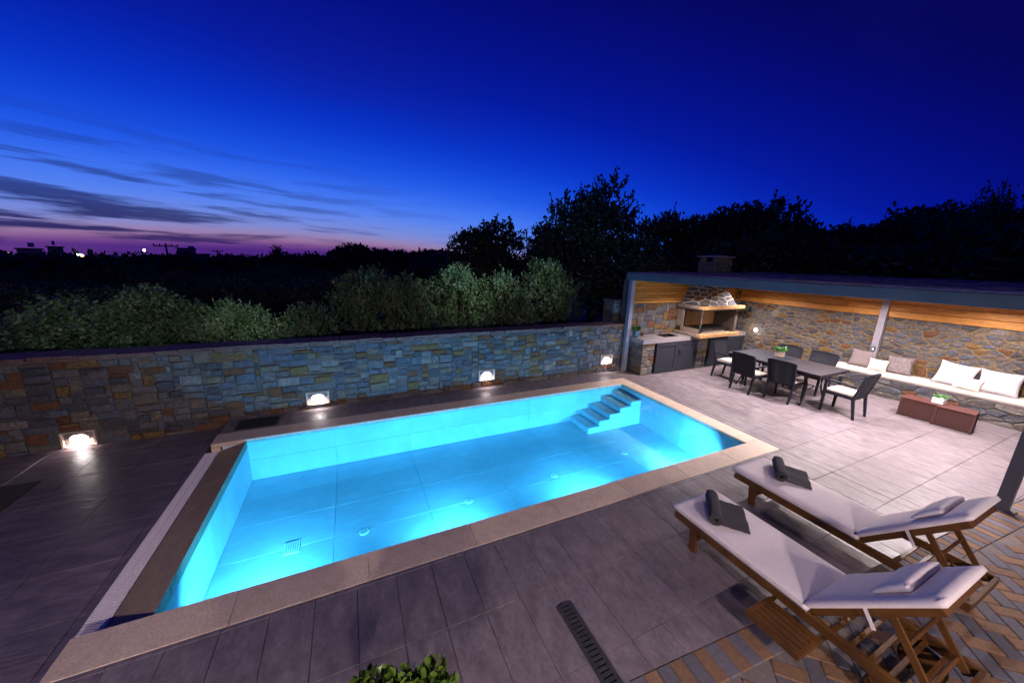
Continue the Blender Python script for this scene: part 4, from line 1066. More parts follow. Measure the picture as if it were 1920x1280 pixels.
def rattan_box(y, label):
    t = thing('rattan_box', label, 'storage box', (11.42, y, 0), RZ_END + math.pi / 2 + .0, 'rattan boxes in front of the bench')
    hx, hy, h = .165, .222, .335
    b = MB().box(-hx, hx, -hy, hy, .012, h).build('body', 'weave_brown', t); smooth_round(b, .006)
    for (sx_, sy_) in ((-1, -1), (1, -1), (1, 1), (-1, 1)): MB().box(sx_ * hx - .016, sx_ * hx + .016, sy_ * hy - .012, sy_ * hy + .012, .0015, h - .002).build('corner_post', 'resin_brown', t)
    l = MB().box(-hx - .012, hx + .012, -hy - .006, hy + .006, h + .001, h + .03).build('lid', 'lid_brown', t); smooth_round(l, .006)
rattan_box(-.575, 'brown rattan box with a flat lid, the one nearer the dining table')
rattan_box(-1.04, 'brown rattan box with a flat lid, the one farther from the dining table')

def leafy(n, r, h, leaf, rn, up=.6):
    vs = []; fs = []
    for i in range(n):
        a = rn.uniform(0, 2 * math.pi); rr = r * math.sqrt(rn.random()); z = h * rn.random()
        d = Vector((math.cos(a) * rn.uniform(.2, 1), math.sin(a) * rn.uniform(.2, 1), rn.uniform(-.1, 1) * up + .2)).normalized()
        s = d.cross(Vector((rn.uniform(-1, 1), rn.uniform(-1, 1), rn.uniform(-1, 1)))).normalized(); p = Vector((math.cos(a) * rr, math.sin(a) * rr, z)); L_ = leaf * rn.uniform(.7, 1.2)
        nn = d.cross(s) * L_ * .10
        b = len(vs); vs += [p, p + d * L_ * .45 + s * L_ * .26 - nn, p + d * L_, p + d * L_ * .45 - s * L_ * .26 - nn, p + d * L_ * .5 + nn]
        fs += [(b, b + 1, b + 4), (b + 1, b + 2, b + 4), (b + 2, b + 3, b + 4), (b + 3, b, b + 4)]
    return MB().add(vs, fs)
rn = random.Random(8)
t = thing('herb_pot', 'dark blue pot with a green plant on the kitchen worktop by the post', 'potted plant', (8.07, 3.57, .901))
MB().lathe([(.065, 0), (.08, .06), (.085, .17), (.078, .18), (.07, .165)], seg=20).build('pot', 'ceramic_blue', t, smooth=True)
leafy(150, .08, .10, .06, rn).build('foliage', 'leaf_green', t, (0, 0, .165))
t = thing('worktop_bowl', 'small dark square dish on the worktop against the kitchen wall', 'dish', (8.36, 3.66, .901))
MB().lathe([(.05, 0), (.065, .05), (.065, .075), (.055, .075), (.045, .03)], seg=4).build('dish', 'soot', t)
t = thing('table_planter', 'pale square planter with bright green leaves on the dining table', 'potted plant', (10.47, 1.50, .7415))
smooth_round(MB().box(-.075, .075, -.075, .075, 0, .12).build('pot', 'oven_stone', t), .008); leafy(150, .085, .07, .07, rn).build('foliage', 'leaf_bright', t, (0, 0, .115))
t = thing('box_planter', 'white square planter with small green leaves on the rattan boxes', 'potted plant', (11.45, -.79, .3665))
o = MB().box(-.085, .085, -.075, .075, 0, .10).build('pot', 'ceramic_white', t); smooth_round(o, .008); leafy(60, .06, .03, .06, rn, .3).build('foliage', 'leaf_bright', t, (0, 0, .095))

# ---- sun loungers (local: foot end at y=0, head towards -y)
def make_lounger(tray):
    t = thing('sun_lounger', '', 'sun lounger', (0, 0, 0), 0, 'teak sun loungers by the pool')
    RL, RZ = 1.85, .265
    for s in (-1, 1):
        b = MB(); b.bar((s * .30, .0, RZ), (s * .30, -RL, RZ), .036, .075); smooth_round(b.build('side_rail', 'teak', t), .005)
        b = MB(); b.bar((s * .285, -.20, RZ + .02), (s * .285, -.235, .0015), .034, .065, (0, 1, 0)); b.build('leg', 'teak', t)
        b = MB(); b.bar((s * .285, -1.53, RZ), (s * .285, -1.60, .12), .034, .065, (0, 1, 0)); b.build('leg', 'teak', t)
        w = MB(); w.tube([(s * .240, -1.62, .112), (s * .268, -1.62, .112)], .110, 22); wh = w.build('wheel', 'teak', t)
        r_ = MB(); vs = []
        n = 22
        for (xx, rr) in ((s * .239, .1105), (s * .269, .1105), (s * .269, .1195), (s * .239, .1195)):
            vs += [(xx, -1.62 + rr * math.cos(2 * math.pi * k / n), .1205 + rr * math.sin(2 * math.pi * k / n) - .0085 + .001) for k in range(n)]
        r_.add(vs, [(q * n + k, q * n + (k + 1) % n, ((q + 1) % 4) * n + (k + 1) % n, ((q + 1) % 4) * n + k) for q in range(4) for k in range(n)]); r_.build('tyre', 'black_metal', wh)
    MB().tube([(-.27, -1.62, .112), (.27, -1.62, .112)], .012, 8).build('axle', 'black_metal', t)
    b = MB(); b.bar((-.28, -.22, .12), (.28, -.22, .12), .022, .05); b.build('leg_brace', 'teak', t)
    for y in (-.012, -RL + .012): b = MB(); b.bar((-.281, y, RZ), (.281, y, RZ), .024, .07); b.build('end_rail', 'teak', t)
    for k in range(11):
        y = -.06 - k * .105; MB().box(-.281, .281, y - .033, y + .033, RZ + .012, RZ + .03).build('slat', 'teak', t)
    # backrest, hinged at y=-1.17
    A = R(48); hy, hz, BL = -1.17, RZ + .03, .80
    dv = Vector((0, -math.cos(A), math.sin(A))); nv = Vector((0, math.sin(A), math.cos(A)))
    P = lambda x, s, h: Vector((x, hy, hz)) + dv * s + nv * h
    bk = MB(); bk.bar(P(-.2395, BL - .016, -.004), P(.2395, BL - .016, -.004), .03, .04, nv); bk = bk.build('backrest', 'teak', t)
    for s in (-1, 1): b = MB(); b.bar(P(s * .255, 0, 0), P(s * .255, BL, 0), .03, .05, nv); b.build('back_rail', 'teak', bk)
    for k in range(8): b = MB(); b.bar(P(-.238, .06 + k * .097, .012), P(.238, .06 + k * .097, .012), .066, .016, nv); b.build('slat', 'teak', bk)
    # props that hold it up
    for s in (-1, 1):
        b = MB(); b.bar(P(s * .225, .50, -.02), (s * .225, -1.80, RZ - .01), .022, .038, (0, 1, 0)); b.build('prop', 'teak', t)
    for sft in (.35, .8): 
        q0 = P(-.21, .50, -.02).lerp(Vector((-.21, -1.80, RZ - .01)), sft); q1 = P(.21, .50, -.02).lerp(Vector((.21, -1.80, RZ - .01)), sft); MB().tube([q0, q1], .013, 8).build('prop_bar', 'teak', t)
    for y in (-1.40, -1.5, -1.6, -1.7): MB().box(-.281, .281, y - .012, y + .012, RZ - .035, RZ - .012).build('notch_bar', 'teak', t)
    # mattress: seat pad, back pad, head pad
    def pad(name, ya, rows_, thick, w, sag, parent, frame):
        nx = 10; vs = []; fs = []
        rn = random.Random(len(name))
        L_ = ya
        for side in (0, 1):
            for j in range(rows_ + 1):
                for i in range(nx + 1):
                    u = -1 + 2 * i / nx; v = j / rows_; e = ((1 - abs(u) ** 6) * (1 - abs(2 * v - 1) ** 14)) ** .45
                    h = thick * (.66 + .34 * e) if side else thick * .10 * (1 - e)
                    if side: h += sag * (math.sin(v * 9 + u * 1.5) * .5 + rn.uniform(-.4, .4)) * e
                    vs.append(frame(u * w / 2, v * L_, h))
        m = (nx + 1) * (rows_ + 1)
        for side in (0, 1):
            for j in range(rows_):
                for i in range(nx): a = side * m + j * (nx + 1) + i; fs.append((a, a + 1, a + nx + 2, a + nx + 1))
        ring = list(range(nx + 1)) + [j * (nx + 1) + nx for j in range(1, rows_ + 1)] + [rows_ * (nx + 1) + i for i in range(nx - 1, -1, -1)] + [j * (nx + 1) for j in range(rows_ - 1, 0, -1)]
        for k in range(len(ring)): a, b_ = ring[k], ring[(k + 1) % len(ring)]; fs.append((a, b_, b_ + m, a + m))
        return MB().add(vs, fs).build(name, 'canvas_white', parent, smooth=True)
    z0 = RZ + .0385
    seat = pad('seat_pad', 1.20, 30, .060, .635, .002, t, lambda x, s, h: Vector((x, .035 - s, z0 + h)))
    bp = pad('back_pad', .84, 22, .056, .62, .007, t, lambda x, s, h: P(x, s + .012, .026 + h))
    hp = pad('head_pillow', .22, 10, .05, .46, .004, t, lambda x, s, h: P(x, s + .47, .086 + h * (.55 + .45 * min(1, s / .12))))
    for s in (-1, 1):
        b = MB(); b.bar(P(s * .302, .42, .05), P(s * .300, .38, -.09), .004, .022, dv); b.build('tie_strap', 'canvas_white', bp)
    # piping round the seat pad
    pp = MB(); pp.tube([(-.316, .03, z0 + .035), (-.316, -1.14, z0 + .040)], .005, 6); pp.tube([(.316, .03, z0 + .040), (.316, -1.14, z0 + .035)], .005, 6); pp.build('piping', 'canvas_cream', seat)
    if tray:
        tr = MB(); x0, x1, ya, yb, z = -.62, -.322, -.93, -1.29, .20
        tr.box(x0, x1, ya - .028, ya, z - .03, z + .005); tr.box(x0, x1, yb, yb + .028, z - .03, z + .005); tr.box(x0, x0 + .026, yb + .0285, ya - .0285, z - .03, z + .005); tr.box(x1 + .001, .2, ya - .027, ya - .001, z - .029, z - .01); tr.box(x1 + .001, .2, yb + .001, yb + .027, z - .029, z - .01)
        tr = tr.build('side_tray', 'teak', t)
        for k in range(5): xx = x0 + .032 + k * .053; MB().box(xx, xx + .042, yb + .029, ya - .029, z - .012, z + .004).build('slat', 'teak', tr)
    return t
lo = make_lounger(True); lo.location = (4.735, -.955, 0); lo['label'] = 'teak sun lounger with white pad and pull-out side tray, half on the bricks'
l2 = copy_tree(lo)
for ch in list(l2.children):
    if ch.name.startswith('side_tray'):
        for g in list(ch.children): bpy.data.objects.remove(g)
        bpy.data.objects.remove(ch)
l2.location = (5.985, -.745, 0); l2['label'] = 'teak sun lounger with white pad standing next to the dark post'

def towel(x, y, ang, label, seed):
    rn = random.Random(seed); zt = .363
    t = thing('rolled_towel', label, 'towel', (x, y, zt), ang, 'dark grey towels on the sun loungers')
    L_ = .40; vs = []; fs = []; n = 46; m = 12
    for i in range(n + 1):
        th = i / n * 2 * math.pi * 3.2; r = .020 + .042 * i / n
        for k in range(m + 1): vs.append((-L_ / 2 + L_ * k / m + rn.uniform(-.003, .003), -r * math.cos(th + 1.2), (.066) + r * math.sin(th + 1.2) + rn.uniform(-.0015, .0015)))
    for i in range(n):
        for k in range(m): a = i * (m + 1) + k; fs.append((a, a + 1, a + m + 2, a + m + 1))
    o = MB().add(vs, fs).build('roll', 'towel_grey', t, smooth=True); md = o.modifiers.new('thick', 'SOLIDIFY'); md.thickness = .008; md.offset = 0
    vs = []; fs = []
    for j in range(13):
        for k in range(m + 1):
            s = j / 12; vs.append((-L_ / 2 + L_ * k / m + rn.uniform(-.003, .003) + .02 * s, -.02 - .27 * s, .012 + .007 * math.sin(k * 1.1 + s * 4) + rn.uniform(0, .006) + .018 * (1 - s) ** 3))
    for j in range(12):
        for k in range(m): a = j * (m + 1) + k; fs.append((a, a + 1, a + m + 2, a + m + 1))
    o = MB().add(vs, fs).build('flap', 'towel_grey', t, smooth=True); md = o.modifiers.new('thick', 'SOLIDIFY'); md.thickness = .010; md.offset = 0
towel(4.66, -1.18, R(42), 'dark grey towel, half rolled, on the lounger with the tray', 3)
towel(6.03, -1.02, R(34), 'dark grey towel, half rolled, on the lounger by the dark post', 4)

# ================================================================== PLANTS
def quads_mesh(name, V, material, smooth=False):
    """V: (n,4,3) float array of quads"""
    n = len(V); me = bpy.data.meshes.new(name)
    me.vertices.add(4 * n); me.vertices.foreach_set('co', V.reshape(-1).astype(np.float32))
    me.loops.add(4 * n); me.loops.foreach_set('vertex_index', np.arange(4 * n, dtype=np.int32))
    me.polygons.add(n); me.polygons.foreach_set('loop_start', np.arange(0, 4 * n, 4, dtype=np.int32)); me.polygons.foreach_set('loop_total', np.full(n, 4, dtype=np.int32))
    me.materials.append(MATS[material]); me.update(calc_edges=True); return me
def norm(a): return a / np.maximum(np.linalg.norm(a, axis=-1, keepdims=True), 1e-6)
def leaf_quads(P, D, leaf, width, rs):
    """diamond leaves at P along D"""
    n = len(P); S = norm(np.cross(D, rs.normal(size=(n, 3)))); L_ = leaf * rs.uniform(.7, 1.25, (n, 1)); W_ = L_ * width
    return np.stack([P, P + D * L_ * .5 + S * W_, P + D * L_, P + D * L_ * .5 - S * W_], 1)
def crown_quads(blobs, sprigs, per, sprig_len, leaf, width, rs, up=.5, inner=.55):
    out = []
    vol = np.array([b[1][0] * b[1][1] * b[1][2] for b in blobs]) ** .67; vol /= vol.sum()
    for (c, r), f in zip(blobs, vol):
        n = max(4, int(sprigs * f)); d = norm(rs.normal(size=(n, 3))); d[:, 2] = np.where(d[:, 2] < -.55, -d[:, 2], d[:, 2])
        rad = rs.uniform(inner, 1.0, (n, 1)) ** .7
        base = np.array(c) + d * rad * np.array(r)
        ax = norm(d + np.array([0, 0, up]) + rs.normal(size=(n, 3)) * .45)
        ln = sprig_len * rs.uniform(.5, 1.3, (n, 1))
        for k in range(per):
            t = (k + .5) / per; p = base + ax * ln * t
            ld = norm(ax * .7 + norm(rs.normal(size=(n, 3))) * .9)
            out.append(leaf_quads(p, ld, leaf, width, rs))
    return np.concatenate(out)
def limb_mesh(blobs, base_r, trunk_h, rn, lean=(0, 0)):
    b = MB(); top = (lean[0], lean[1], trunk_h)
    b.tube([(0, 0, -.5), (lean[0] * .3, lean[1] * .3, trunk_h * .5), top], [base_r * 1.25, base_r, base_r * .8], 8)
    for (c, r) in blobs:
        mid = (lerp(top[0], c[0], .5) + rn.uniform(-.1, .1), lerp(top[1], c[1], .5) + rn.uniform(-.1, .1), lerp(top[2], c[2], .45))
        b.tube([top, mid, (c[0], c[1], c[2])], [base_r * .5, base_r * .32, base_r * .12], 6)
        for k in range(3):
            e = (c[0] + rn.uniform(-.7, .7) * r[0], c[1] + rn.uniform(-.7, .7) * r[1], c[2] + rn.uniform(0, .8) * r[2]); b.tube([mid, e], [base_r * .18, base_r * .05], 5)
    return b
def make_tree(kind, seed, rx, h0, h1, nb, sprigs, leafm):
    """crown between heights h0 and h1, half-width rx"""
    rn = random.Random(seed); rs = np.random.RandomState(seed); blobs = []
    H = h1 - h0
    for i in range(nb):
        a = rn.uniform(0, 2 * math.pi); q = math.sqrt(rn.random()) * (.80 if kind == 'olive' else .62); z = h0 + H * rn.uniform(.22, .74)
        k = 1 - .55 * max(0, (z - (h0 + H * .55)) / (H * .45))
        br = rx * rn.uniform(*((.20, .36) if kind == 'olive' else (.34, .52)))
        blobs.append(((math.cos(a) * q * rx * k, math.sin(a) * q * rx * k, z), (br, br, min(br * rn.uniform(.75, 1.05), H * .36))))
    blobs.append(((0, 0, h0 + H * .5), (rx * .5, rx * .5, H * .40)))
    if kind == 'olive': V = crown_quads(blobs, sprigs, 13, .30, .078, .27, rs, .8, .70)
    elif kind == 'carob': V = crown_quads(blobs, sprigs, 9, .50, .17, .30, rs, .75, .5)
    else: V = crown_quads(blobs, sprigs, 8, .42, .20, .28, rs, .35, .55)
    cm = quads_mesh('crown', V, leafm)
    tm = limb_mesh(blobs, .06 + .022 * h1, h0 + H * .16, rn).mesh('trunk', 'bark', True)
    return cm, tm
def plant_tree(name, meshes, loc, rz, s, label, group, cat='tree'):
    t = thing(name, label, cat, loc, rz, group); t.scale = (s[0], s[0], s[1]) if hasattr(s, '__len__') else (s, s, s)
    link('crown', meshes[0], t); link('trunk', meshes[1], t); return t

# olives right behind the wall: pixel of the crown's top and centre, row depth
olive_protos = [make_tree('olive', 100 + k, 1.25, .35, 2.9, 17, 1150, 'leaf_olive') for k in range(5)]
near_olives = [  # top px, top py, row Y, half width m
    (110, 545, 6.3, 1.16, 'silvery olive tree behind the wall, leftmost of the lit front row'),
    (270, 528, 6.6, 1.05, 'silvery olive tree behind the wall, above the leftmost wall lamp'),
    (425, 556, 5.9, .88, 'low green olive tree behind the wall, above the lower terrace corner'),
    (560, 562, 5.7, .88, 'low bushy olive tree behind the wall, above the wall lamp by the skimmer'),
    (690, 492, 6.9, 1.16, 'dim olive tree behind the wall, between low bushy olive and bright olives'),
    (760, 505, 6.5, .88, 'slim olive tree with a lit top behind the middle of the wall'),
    (860, 488, 6.4, 1.05, 'brightest silvery olive tree, behind the middle of the wall'),
    (945, 500, 6.1, .96, 'bright silvery olive tree left of the carob tree, behind the wall'),
    (1035, 478, 6.9, 1.16, 'olive tree behind the wall nearest to the pergola')]
for k, (px, py, Y, hw, lab) in enumerate(near_olives):
    p = at_y(px, py, Y); g0 = -.30; H = p[2] - g0
    plant_tree('olive_tree', olive_protos[k % 5], (p[0], Y, g0), k * 1.7, (hw / 1.25, H / 2.95), lab, 'olive trees in the front row behind the wall')
shaded_protos = [make_tree('olive', 200 + k, 1.7, .3, 3.2, 9, 1100, 'leaf_olive_shaded') for k in range(3)]
def grove_label(k): return 'dark olive tree in the unlit grove, standing behind the lit front row'
gi = 0; rg = random.Random(77)
ordn = ['first', 'second', 'third', 'fourth', 'fifth', 'sixth', 'seventh', 'eighth', 'ninth', 'tenth', 'eleventh', 'twelfth', 'thirteenth', 'fourteenth', 'fifteenth']
for (d, x0, x1, top0, top1, step) in ((14, -10, 700, 528, 508, 90), (19, 0, 860, 512, 500, 82), (27, 0, 860, 497, 492, 66)):
    x = x0; ri = 0; rowname = {14: 'near', 19: 'middle', 27: 'far'}[d]
    while x < x1:
        px = x + rg.uniform(-14, 14); py = lerp(top0, top1, (x - x0) / (x1 - x0)) + rg.uniform(-7, 9); p = at_d(px, py, d + rg.uniform(-1.5, 1.5))
        gz = ground_h(p[0], p[1]) - .1; H = max(1.4, p[2] - gz)
        plant_tree('olive_tree', shaded_protos[gi % 3], (p[0], p[1], gz), rg.uniform(0, 6), (lerp(.9, 1.35, rg.random()) * min(1.3, H / 2.6), H / 3.25), 'dark olive tree, %s from the left in the %s row of the unlit grove' % (ordn[ri], rowname), 'dark olive trees of the grove')
        gi += 1; ri += 1; x += step
# the taller trees
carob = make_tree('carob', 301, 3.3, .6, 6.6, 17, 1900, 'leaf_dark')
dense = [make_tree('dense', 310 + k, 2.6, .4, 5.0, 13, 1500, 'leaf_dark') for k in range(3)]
def big(px, py, d, hw, proto, r0, h0, name, lab, grp):
    p = at_d(px, py, d); gz = ground_h(p[0], p[1]) - .1; H = p[2] - gz
    return plant_tree(name, proto, (p[0], p[1], gz), rg.uniform(0, 6), (hw / r0, H / h0), lab, grp)
big(1130, 322, 15.5, 3.0, carob, 3.3, 6.75, 'carob_tree', 'tall dark carob tree with an open feathery crown above the wall end', 'tall trees beyond the pergola')
big(920, 405, 20, 2.4, dense[0], 2.6, 5.1, 'evergreen_tree', 'round dark evergreen tree left of the tall carob tree', 'tall trees beyond the pergola')
big(1020, 430, 18, 1.7, dense[1], 2.6, 5.1, 'evergreen_tree', 'lower dark evergreen between the round tree and the carob tree', 'tall trees beyond the pergola')
big(1270, 375, 19, 1.9, dense[2], 2.6, 5.1, 'evergreen_tree', 'dark evergreen tree right of the carob tree, left of the chimney', 'tall trees beyond the pergola')
big(1400, 362, 21, 3.0, dense[0], 2.6, 5.1, 'evergreen_tree', 'broad dark evergreen tree rising behind the chimney', 'tall trees beyond the pergola')
big(1440, 418, 15, 3.0, shaded_protos[0], 1.7, 3.25, 'olive_tree', 'dim wide olive tree in front of the broad evergreen, right of chimney', 'tall trees beyond the pergola')
big(1345, 428, 14.5, 1.9, shaded_protos[1], 1.7, 3.25, 'olive_tree', 'dim olive tree directly behind the chimney', 'tall trees beyond the pergola')
belt = ['low dark evergreen behind the pergola corner, below the tall carob tree'] + ['dark evergreen on the skyline behind the pergola roof, %s from the chimney' % w for w in ordn[:6]] + ['dark lower evergreen in front of the skyline trees, %s from the chimney' % w for w in ordn[:4]] + ['dark evergreen at the far right edge, beyond the skyline trees']
for k, (px, py, d, hw) in enumerate(((1200, 460, 13.5, 2.2), (1530, 412, 24, 2.6), (1610, 402, 26, 3.2), (1700, 398, 25, 3.2), (1780, 380, 23, 3.0), (1860, 372, 22, 2.8), (1940, 370, 20, 2.8), (1560, 440, 17, 3.0), (1680, 440, 17, 3.0), (1800, 430, 16, 3.0), (1920, 420, 15, 3.0), (2040, 380, 19, 3.0))):
    big(px, py, d, hw, dense[k % 3], 2.6, 5.1, 'evergreen_tree', belt[k], 'evergreen belt behind the pergola')
big(1890, 330, 19, 1.1, carob, 3.3, 6.75, 'carob_tree', 'thin feathery tree top rising above the evergreen belt at far right', 'tall trees beyond the pergola')

# the treeline on the horizon: one mass
def treeline():
    rs = np.random.RandomState(5); out = []
    for (d, n, hmin, hmax) in ((60, 150, 0, 9), (110, 190, 2, 9)):
        for k in range(n):
            px = rs.uniform(-60, 960); base = np.interp(px, [0, 300, 640, 700, 850, 960], [486, 485, 484, 474, 474, 486]); py = base + rs.uniform(hmin - 4, hmax)
            p = at_d(px, py, d * rs.uniform(.9, 1.15)); r = d * rs.uniform(.016, .034)
            c = (p[0], p[1], p[2] - r); out.append(crown_quads([(c, (r * 1.3, r * 1.3, r))], 75, 4, r * .35, r * .30, .32, rs, .4, .3))
            out.append(crown_quads([((c[0], c[1], c[2] - r * 1.6), (r * 1.6, r * 1.6, r * 1.4))], 40, 3, r * .4, r * .42, .40, rs, .2, .3))
    for (px, py, d, s) in ((665, 462, 55, 1.0), (640, 470, 58, .7), (720, 474, 60, .8)):
        p = at_d(px, py, d); r = 1.7 * s; out.append(crown_quads([((p[0], p[1], p[2] - r), (r * 1.4, r * 1.4, r))], 260, 5, .5, .4, .3, rs))
    o = link('treeline', quads_mesh('treeline', np.concatenate(out), 'leaf_dark')); tag(o, 'far dark treeline along the horizon under the sunset', 'treeline', kind='stuff')
treeline()

# far houses, poles, conifer
def house(px0, px1, py0, d, label, mats, stages, tank=False):
    a = at_d(px0, py0, d); b_ = at_d(px1, py0, d); w = math.hypot(b_[0] - a[0], b_[1] - a[1]); c = (a + b_) / 2
    rz = math.atan2(b_[1] - a[1], b_[0] - a[0]); gz = ground_h(c[0], c[1]) - 1; H = c[2] - gz
    t = thing('house', label, 'house', (c[0], c[1], gz), rz, 'far houses on the horizon')
    for (u0, u1, hh) in stages:
        x0, x1 = (u0 - .5) * w, (u1 - .5) * w; o = MB().box(x0, x1, 0, 6, 0, H * hh).build('wall', mats, t)
        MB().box(x0 - .25, x1 + .25, -.3, 6.3, H * hh + .01, H * hh + .22).build('roof', 'roof_far', t)
        n = max(1, int((x1 - x0) / 3))
        for k in range(n):
            xx = lerp(x0, x1, (k + .5) / n); wd = MB().box(xx - .5, xx + .5, -.06, -.005, H * hh - 1.9, H * hh - .7).build('window', 'dark_slot', t)
            MB().box(xx - .6, xx + .6, -.12, -.062, H * hh - 2.0, H * hh - 1.91).build('sill', 'far_plaster_pale', wd)
    if tank: MB().tube([(-.15 * w, 2, H + .9), (.05 * w, 2, H + .9)], .45, 10).build('water_tank', 'far_plaster_pale', t)
    return t
house(30, 95, 468, 120, 'wide pale flat-roofed house on the horizon at the far left', 'far_plaster_pale', [(0, .75, 1.0), (.75, 1.0, .8)], True)
house(88, 118, 464, 122, 'taller terracotta coloured flat-roofed house on the horizon, far left', 'far_plaster', [(0, 1, 1.0)], True)
house(332, 392, 471, 130, 'dark two-part house on the horizon near the utility pole', 'far_plaster', [(0, .58, 1.08), (.58, 1, .88)], True)
house(806, 848, 472, 60, 'low dark house on the horizon left of the round tree', 'far_plaster', [(0, 1, 1.0)])
def pole(px, py, d, label, arm=1.3):
    p = at_d(px, py, d); gz = ground_h(p[0], p[1]) - .5; t = thing('utility_pole', label, 'utility pole', (p[0], p[1], gz), R(15), 'utility poles on the horizon')
    MB().tube([(0, 0, 0), (0, 0, p[2] - gz)], [.16, .10], 8).build('pole', 'pole_wood', t); H = p[2] - gz
    MB().box(-arm, arm, -.07, .07, H - .45, H - .30).build('cross_arm', 'pole_wood', t)
    b = MB()
    for u in (-1, -.5, .5, 1): b.lathe([(.05, 0), (.07, .1), (.04, .22)], (u * arm * .92, 0, H - .3), 8)
    b.build('insulator', 'pole_wood', t)
pole(310, 456, 70, 'tall utility pole with a cross arm on the horizon')
pole(407, 468, 95, 'thin utility pole right of the dark house on the horizon', .9)
pole(265, 470, 100, 'thin utility pole left of the tall one on the horizon', .9)
rs = np.random.RandomState(9); p = at_d(518, 457, 50); gz = ground_h(p[0], p[1]) - .5
t = thing('conifer', 'pointed dark conifer standing out on the horizon', 'tree', (p[0], p[1], gz)); Hc = p[2] - gz
bl = [((0, 0, Hc * (.35 + .075 * k)), (1.25 - .14 * k, 1.25 - .14 * k, .35)) for k in range(8)]
link('crown', quads_mesh('crown', crown_quads(bl, 420, 6, .4, .22, .3, rs, .1, .3), 'leaf_dark'), t); MB().tube([(0, 0, 0), (0, 0, Hc * .98)], [.15, .03], 7).build('trunk', 'bark', t)
def far_lamp(px, py, d, m, r, label):
    p = at_d(px, py, d); gz = ground_h(p[0], p[1]) - .5; t = thing('street_lamp', label, 'street lamp', (p[0], p[1], gz), 0, 'far street lamps'); H = p[2] - gz
    MB().tube([(0, 0, 0), (0, 0, H)], [.09, .06], 8).build('pole', 'pole_wood', t); MB().lathe([(r * .4, 0), (r, .12), (r * .8, .3), (.02, .4)], (0, 0, H), 10).build('lamp_head', m, t)
far_lamp(148, 480, 100, 'lamp_far_white', .34, 'bright white street lamp between the far houses')
far_lamp(14, 478, 100, 'lamp_warm', .42, 'orange street lamp at the far left edge of the horizon')
far_lamp(154, 481, 100, 'lamp_warm', .26, 'small orange lamp beside the bright white street lamp')
far_lamp(271, 471, 95, 'lamp_far_white', .17, 'small white street lamp near the thin utility pole')

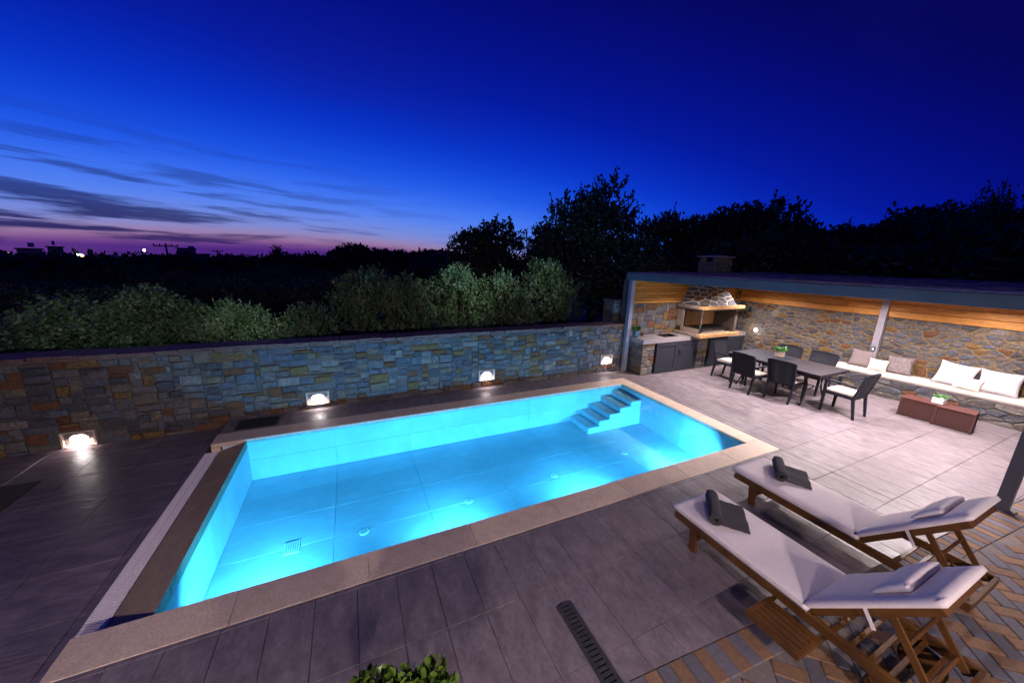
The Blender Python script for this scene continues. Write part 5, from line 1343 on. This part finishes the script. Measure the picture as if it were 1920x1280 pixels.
# ---- potted shrub under the camera
def shrub():
    rs = np.random.RandomState(12); t = thing('potted_shrub', 'round-leaved green shrub in the near foreground', 'shrub', (1.50, -1.93, 0))
    MB().lathe([(.16, .001), (.22, .34), (.235, .36), (.21, .36), (.20, .30)], seg=24).build('pot', 'ceramic_blue', t, smooth=True)
    blobs = [((-.15, .04, .80), (.13, .13, .16)), ((-.01, .11, .85), (.10, .10, .14)), ((.12, .08, .82), (.11, .12, .13)), ((.25, .05, .82), (.10, .12, .14)), ((.02, -.06, .76), (.26, .2, .2)), ((.27, -.05, .74), (.14, .15, .14)), ((-.24, -.02, .74), (.14, .15, .14))]
    n = 2300; vs = []; fs = []; rn = random.Random(14)
    for i in range(n):
        c, r = blobs[rn.randrange(len(blobs))]; d = Vector((rn.gauss(0, 1), rn.gauss(0, 1), rn.gauss(.2, 1))).normalized(); q = rn.uniform(.45, 1.0)
        p = Vector((c[0] + d.x * r[0] * q, c[1] + d.y * r[1] * q, c[2] + d.z * r[2] * q)); ax = (d * .8 + Vector((rn.gauss(0, .4), rn.gauss(0, .4), .7))).normalized()
        s = ax.cross(Vector((rn.gauss(0, 1), rn.gauss(0, 1), rn.gauss(0, 1)))).normalized(); nn = ax.cross(s); L_ = rn.uniform(.034, .052); w = L_ * .36
        b = len(vs); vs += [p, p + ax * L_ * .35 + s * w * .8, p + ax * L_ * .72 + s * w, p + ax * L_ - nn * .004, p + ax * L_ * .72 - s * w, p + ax * L_ * .35 - s * w * .8, p + ax * L_ * .55 - nn * L_ * .10]
        fs += [(b + k, b + (k + 1) % 6, b + 6) for k in range(6)]
    MB().add(vs, fs).build('foliage', 'leaf_shrub', t, smooth=True)
    st = MB()
    for c, r in blobs: st.tube([(0, 0, .28), (c[0] * .6, c[1] * .6, .45), c], [.014, .010, .004], 6)
    st.build('stem', 'bark', t)
shrub()

# ---- unseen house wall and lamps, added behind the camera to light the deck
hs = MB().box(-7.0, 7.5, -6.2, -5.9, -.3, 6.2).build('added_house_wall', 'house_plaster'); tag(hs, 'unseen plastered house wall added behind the camera to carry lamps', 'house wall')
porch = ['above the lower terrace', 'above the near end of the pool', 'above the slot drain', 'above the brick paving']
for k, (x, z, w) in enumerate(((-2.2, 2.9, 125), (.4, 2.9, 165), (3.0, 2.9, 140), (5.8, 2.9, 50))):
    t = thing('deck_fill_lamp', 'unseen round lamp added on the house wall ' + porch[k], 'wall lamp', (x, -5.898, z), 0, 'lamps added to light the deck')
    MB().tube([(0, 0, 0), (0, .05, 0)], .11, 18).build('base', 'black_metal', t); MB().lathe([(.04, -.12), (.11, -.07), (.125, 0), (.11, .07), (.04, .12)], (0, .18, 0), 18).build('globe', 'lamp_white', t, smooth=True)
    lamp('deck_fill_light', 'AREA', (0, .32, -.05), w, (1.0, .82, .82), t, .25, (R(26), 0, 0), R(160))

fill_words = ['aimed at the brightest olive tree', 'aimed at the olive tree nearest the pergola', 'aimed at the low green olive tree', 'aimed at the leftmost olive trees']  # unseen lights added high on the house wall to brighten the olives
for k, (x, tgt, e, ang) in enumerate(((7.1, (4.4, 6.2, 2.10), 4300, 12), (6.7, (6.6, 6.6, 2.30), 2700, 13), (3.2, (-.45, 5.8, 1.40), 2400, 9), (2.8, (-2.6, 6.2, 1.55), 850, 13))):
    t = thing('fill_light', 'unseen added floodlight high on the house wall ' + fill_words[k], 'fill_light', (x, -5.898, 5.3), 0, 'lights added to brighten the olives')
    MB().box(-.12, .12, .0, .10, -.09, .09, .01).build('housing', 'black_metal', t); MB().box(-.10, .10, .101, .108, -.07, .07).build('lens', 'lamp_white', t)
    d = Vector(tgt) - Vector((x, -5.75, 5.3))
    lamp('fill_light_lamp', 'SPOT', (0, .15, 0), e, (.80, 1.0, .90), t, .03, d.to_track_quat('-Z', 'Y').to_euler(), None, R(ang), .9)
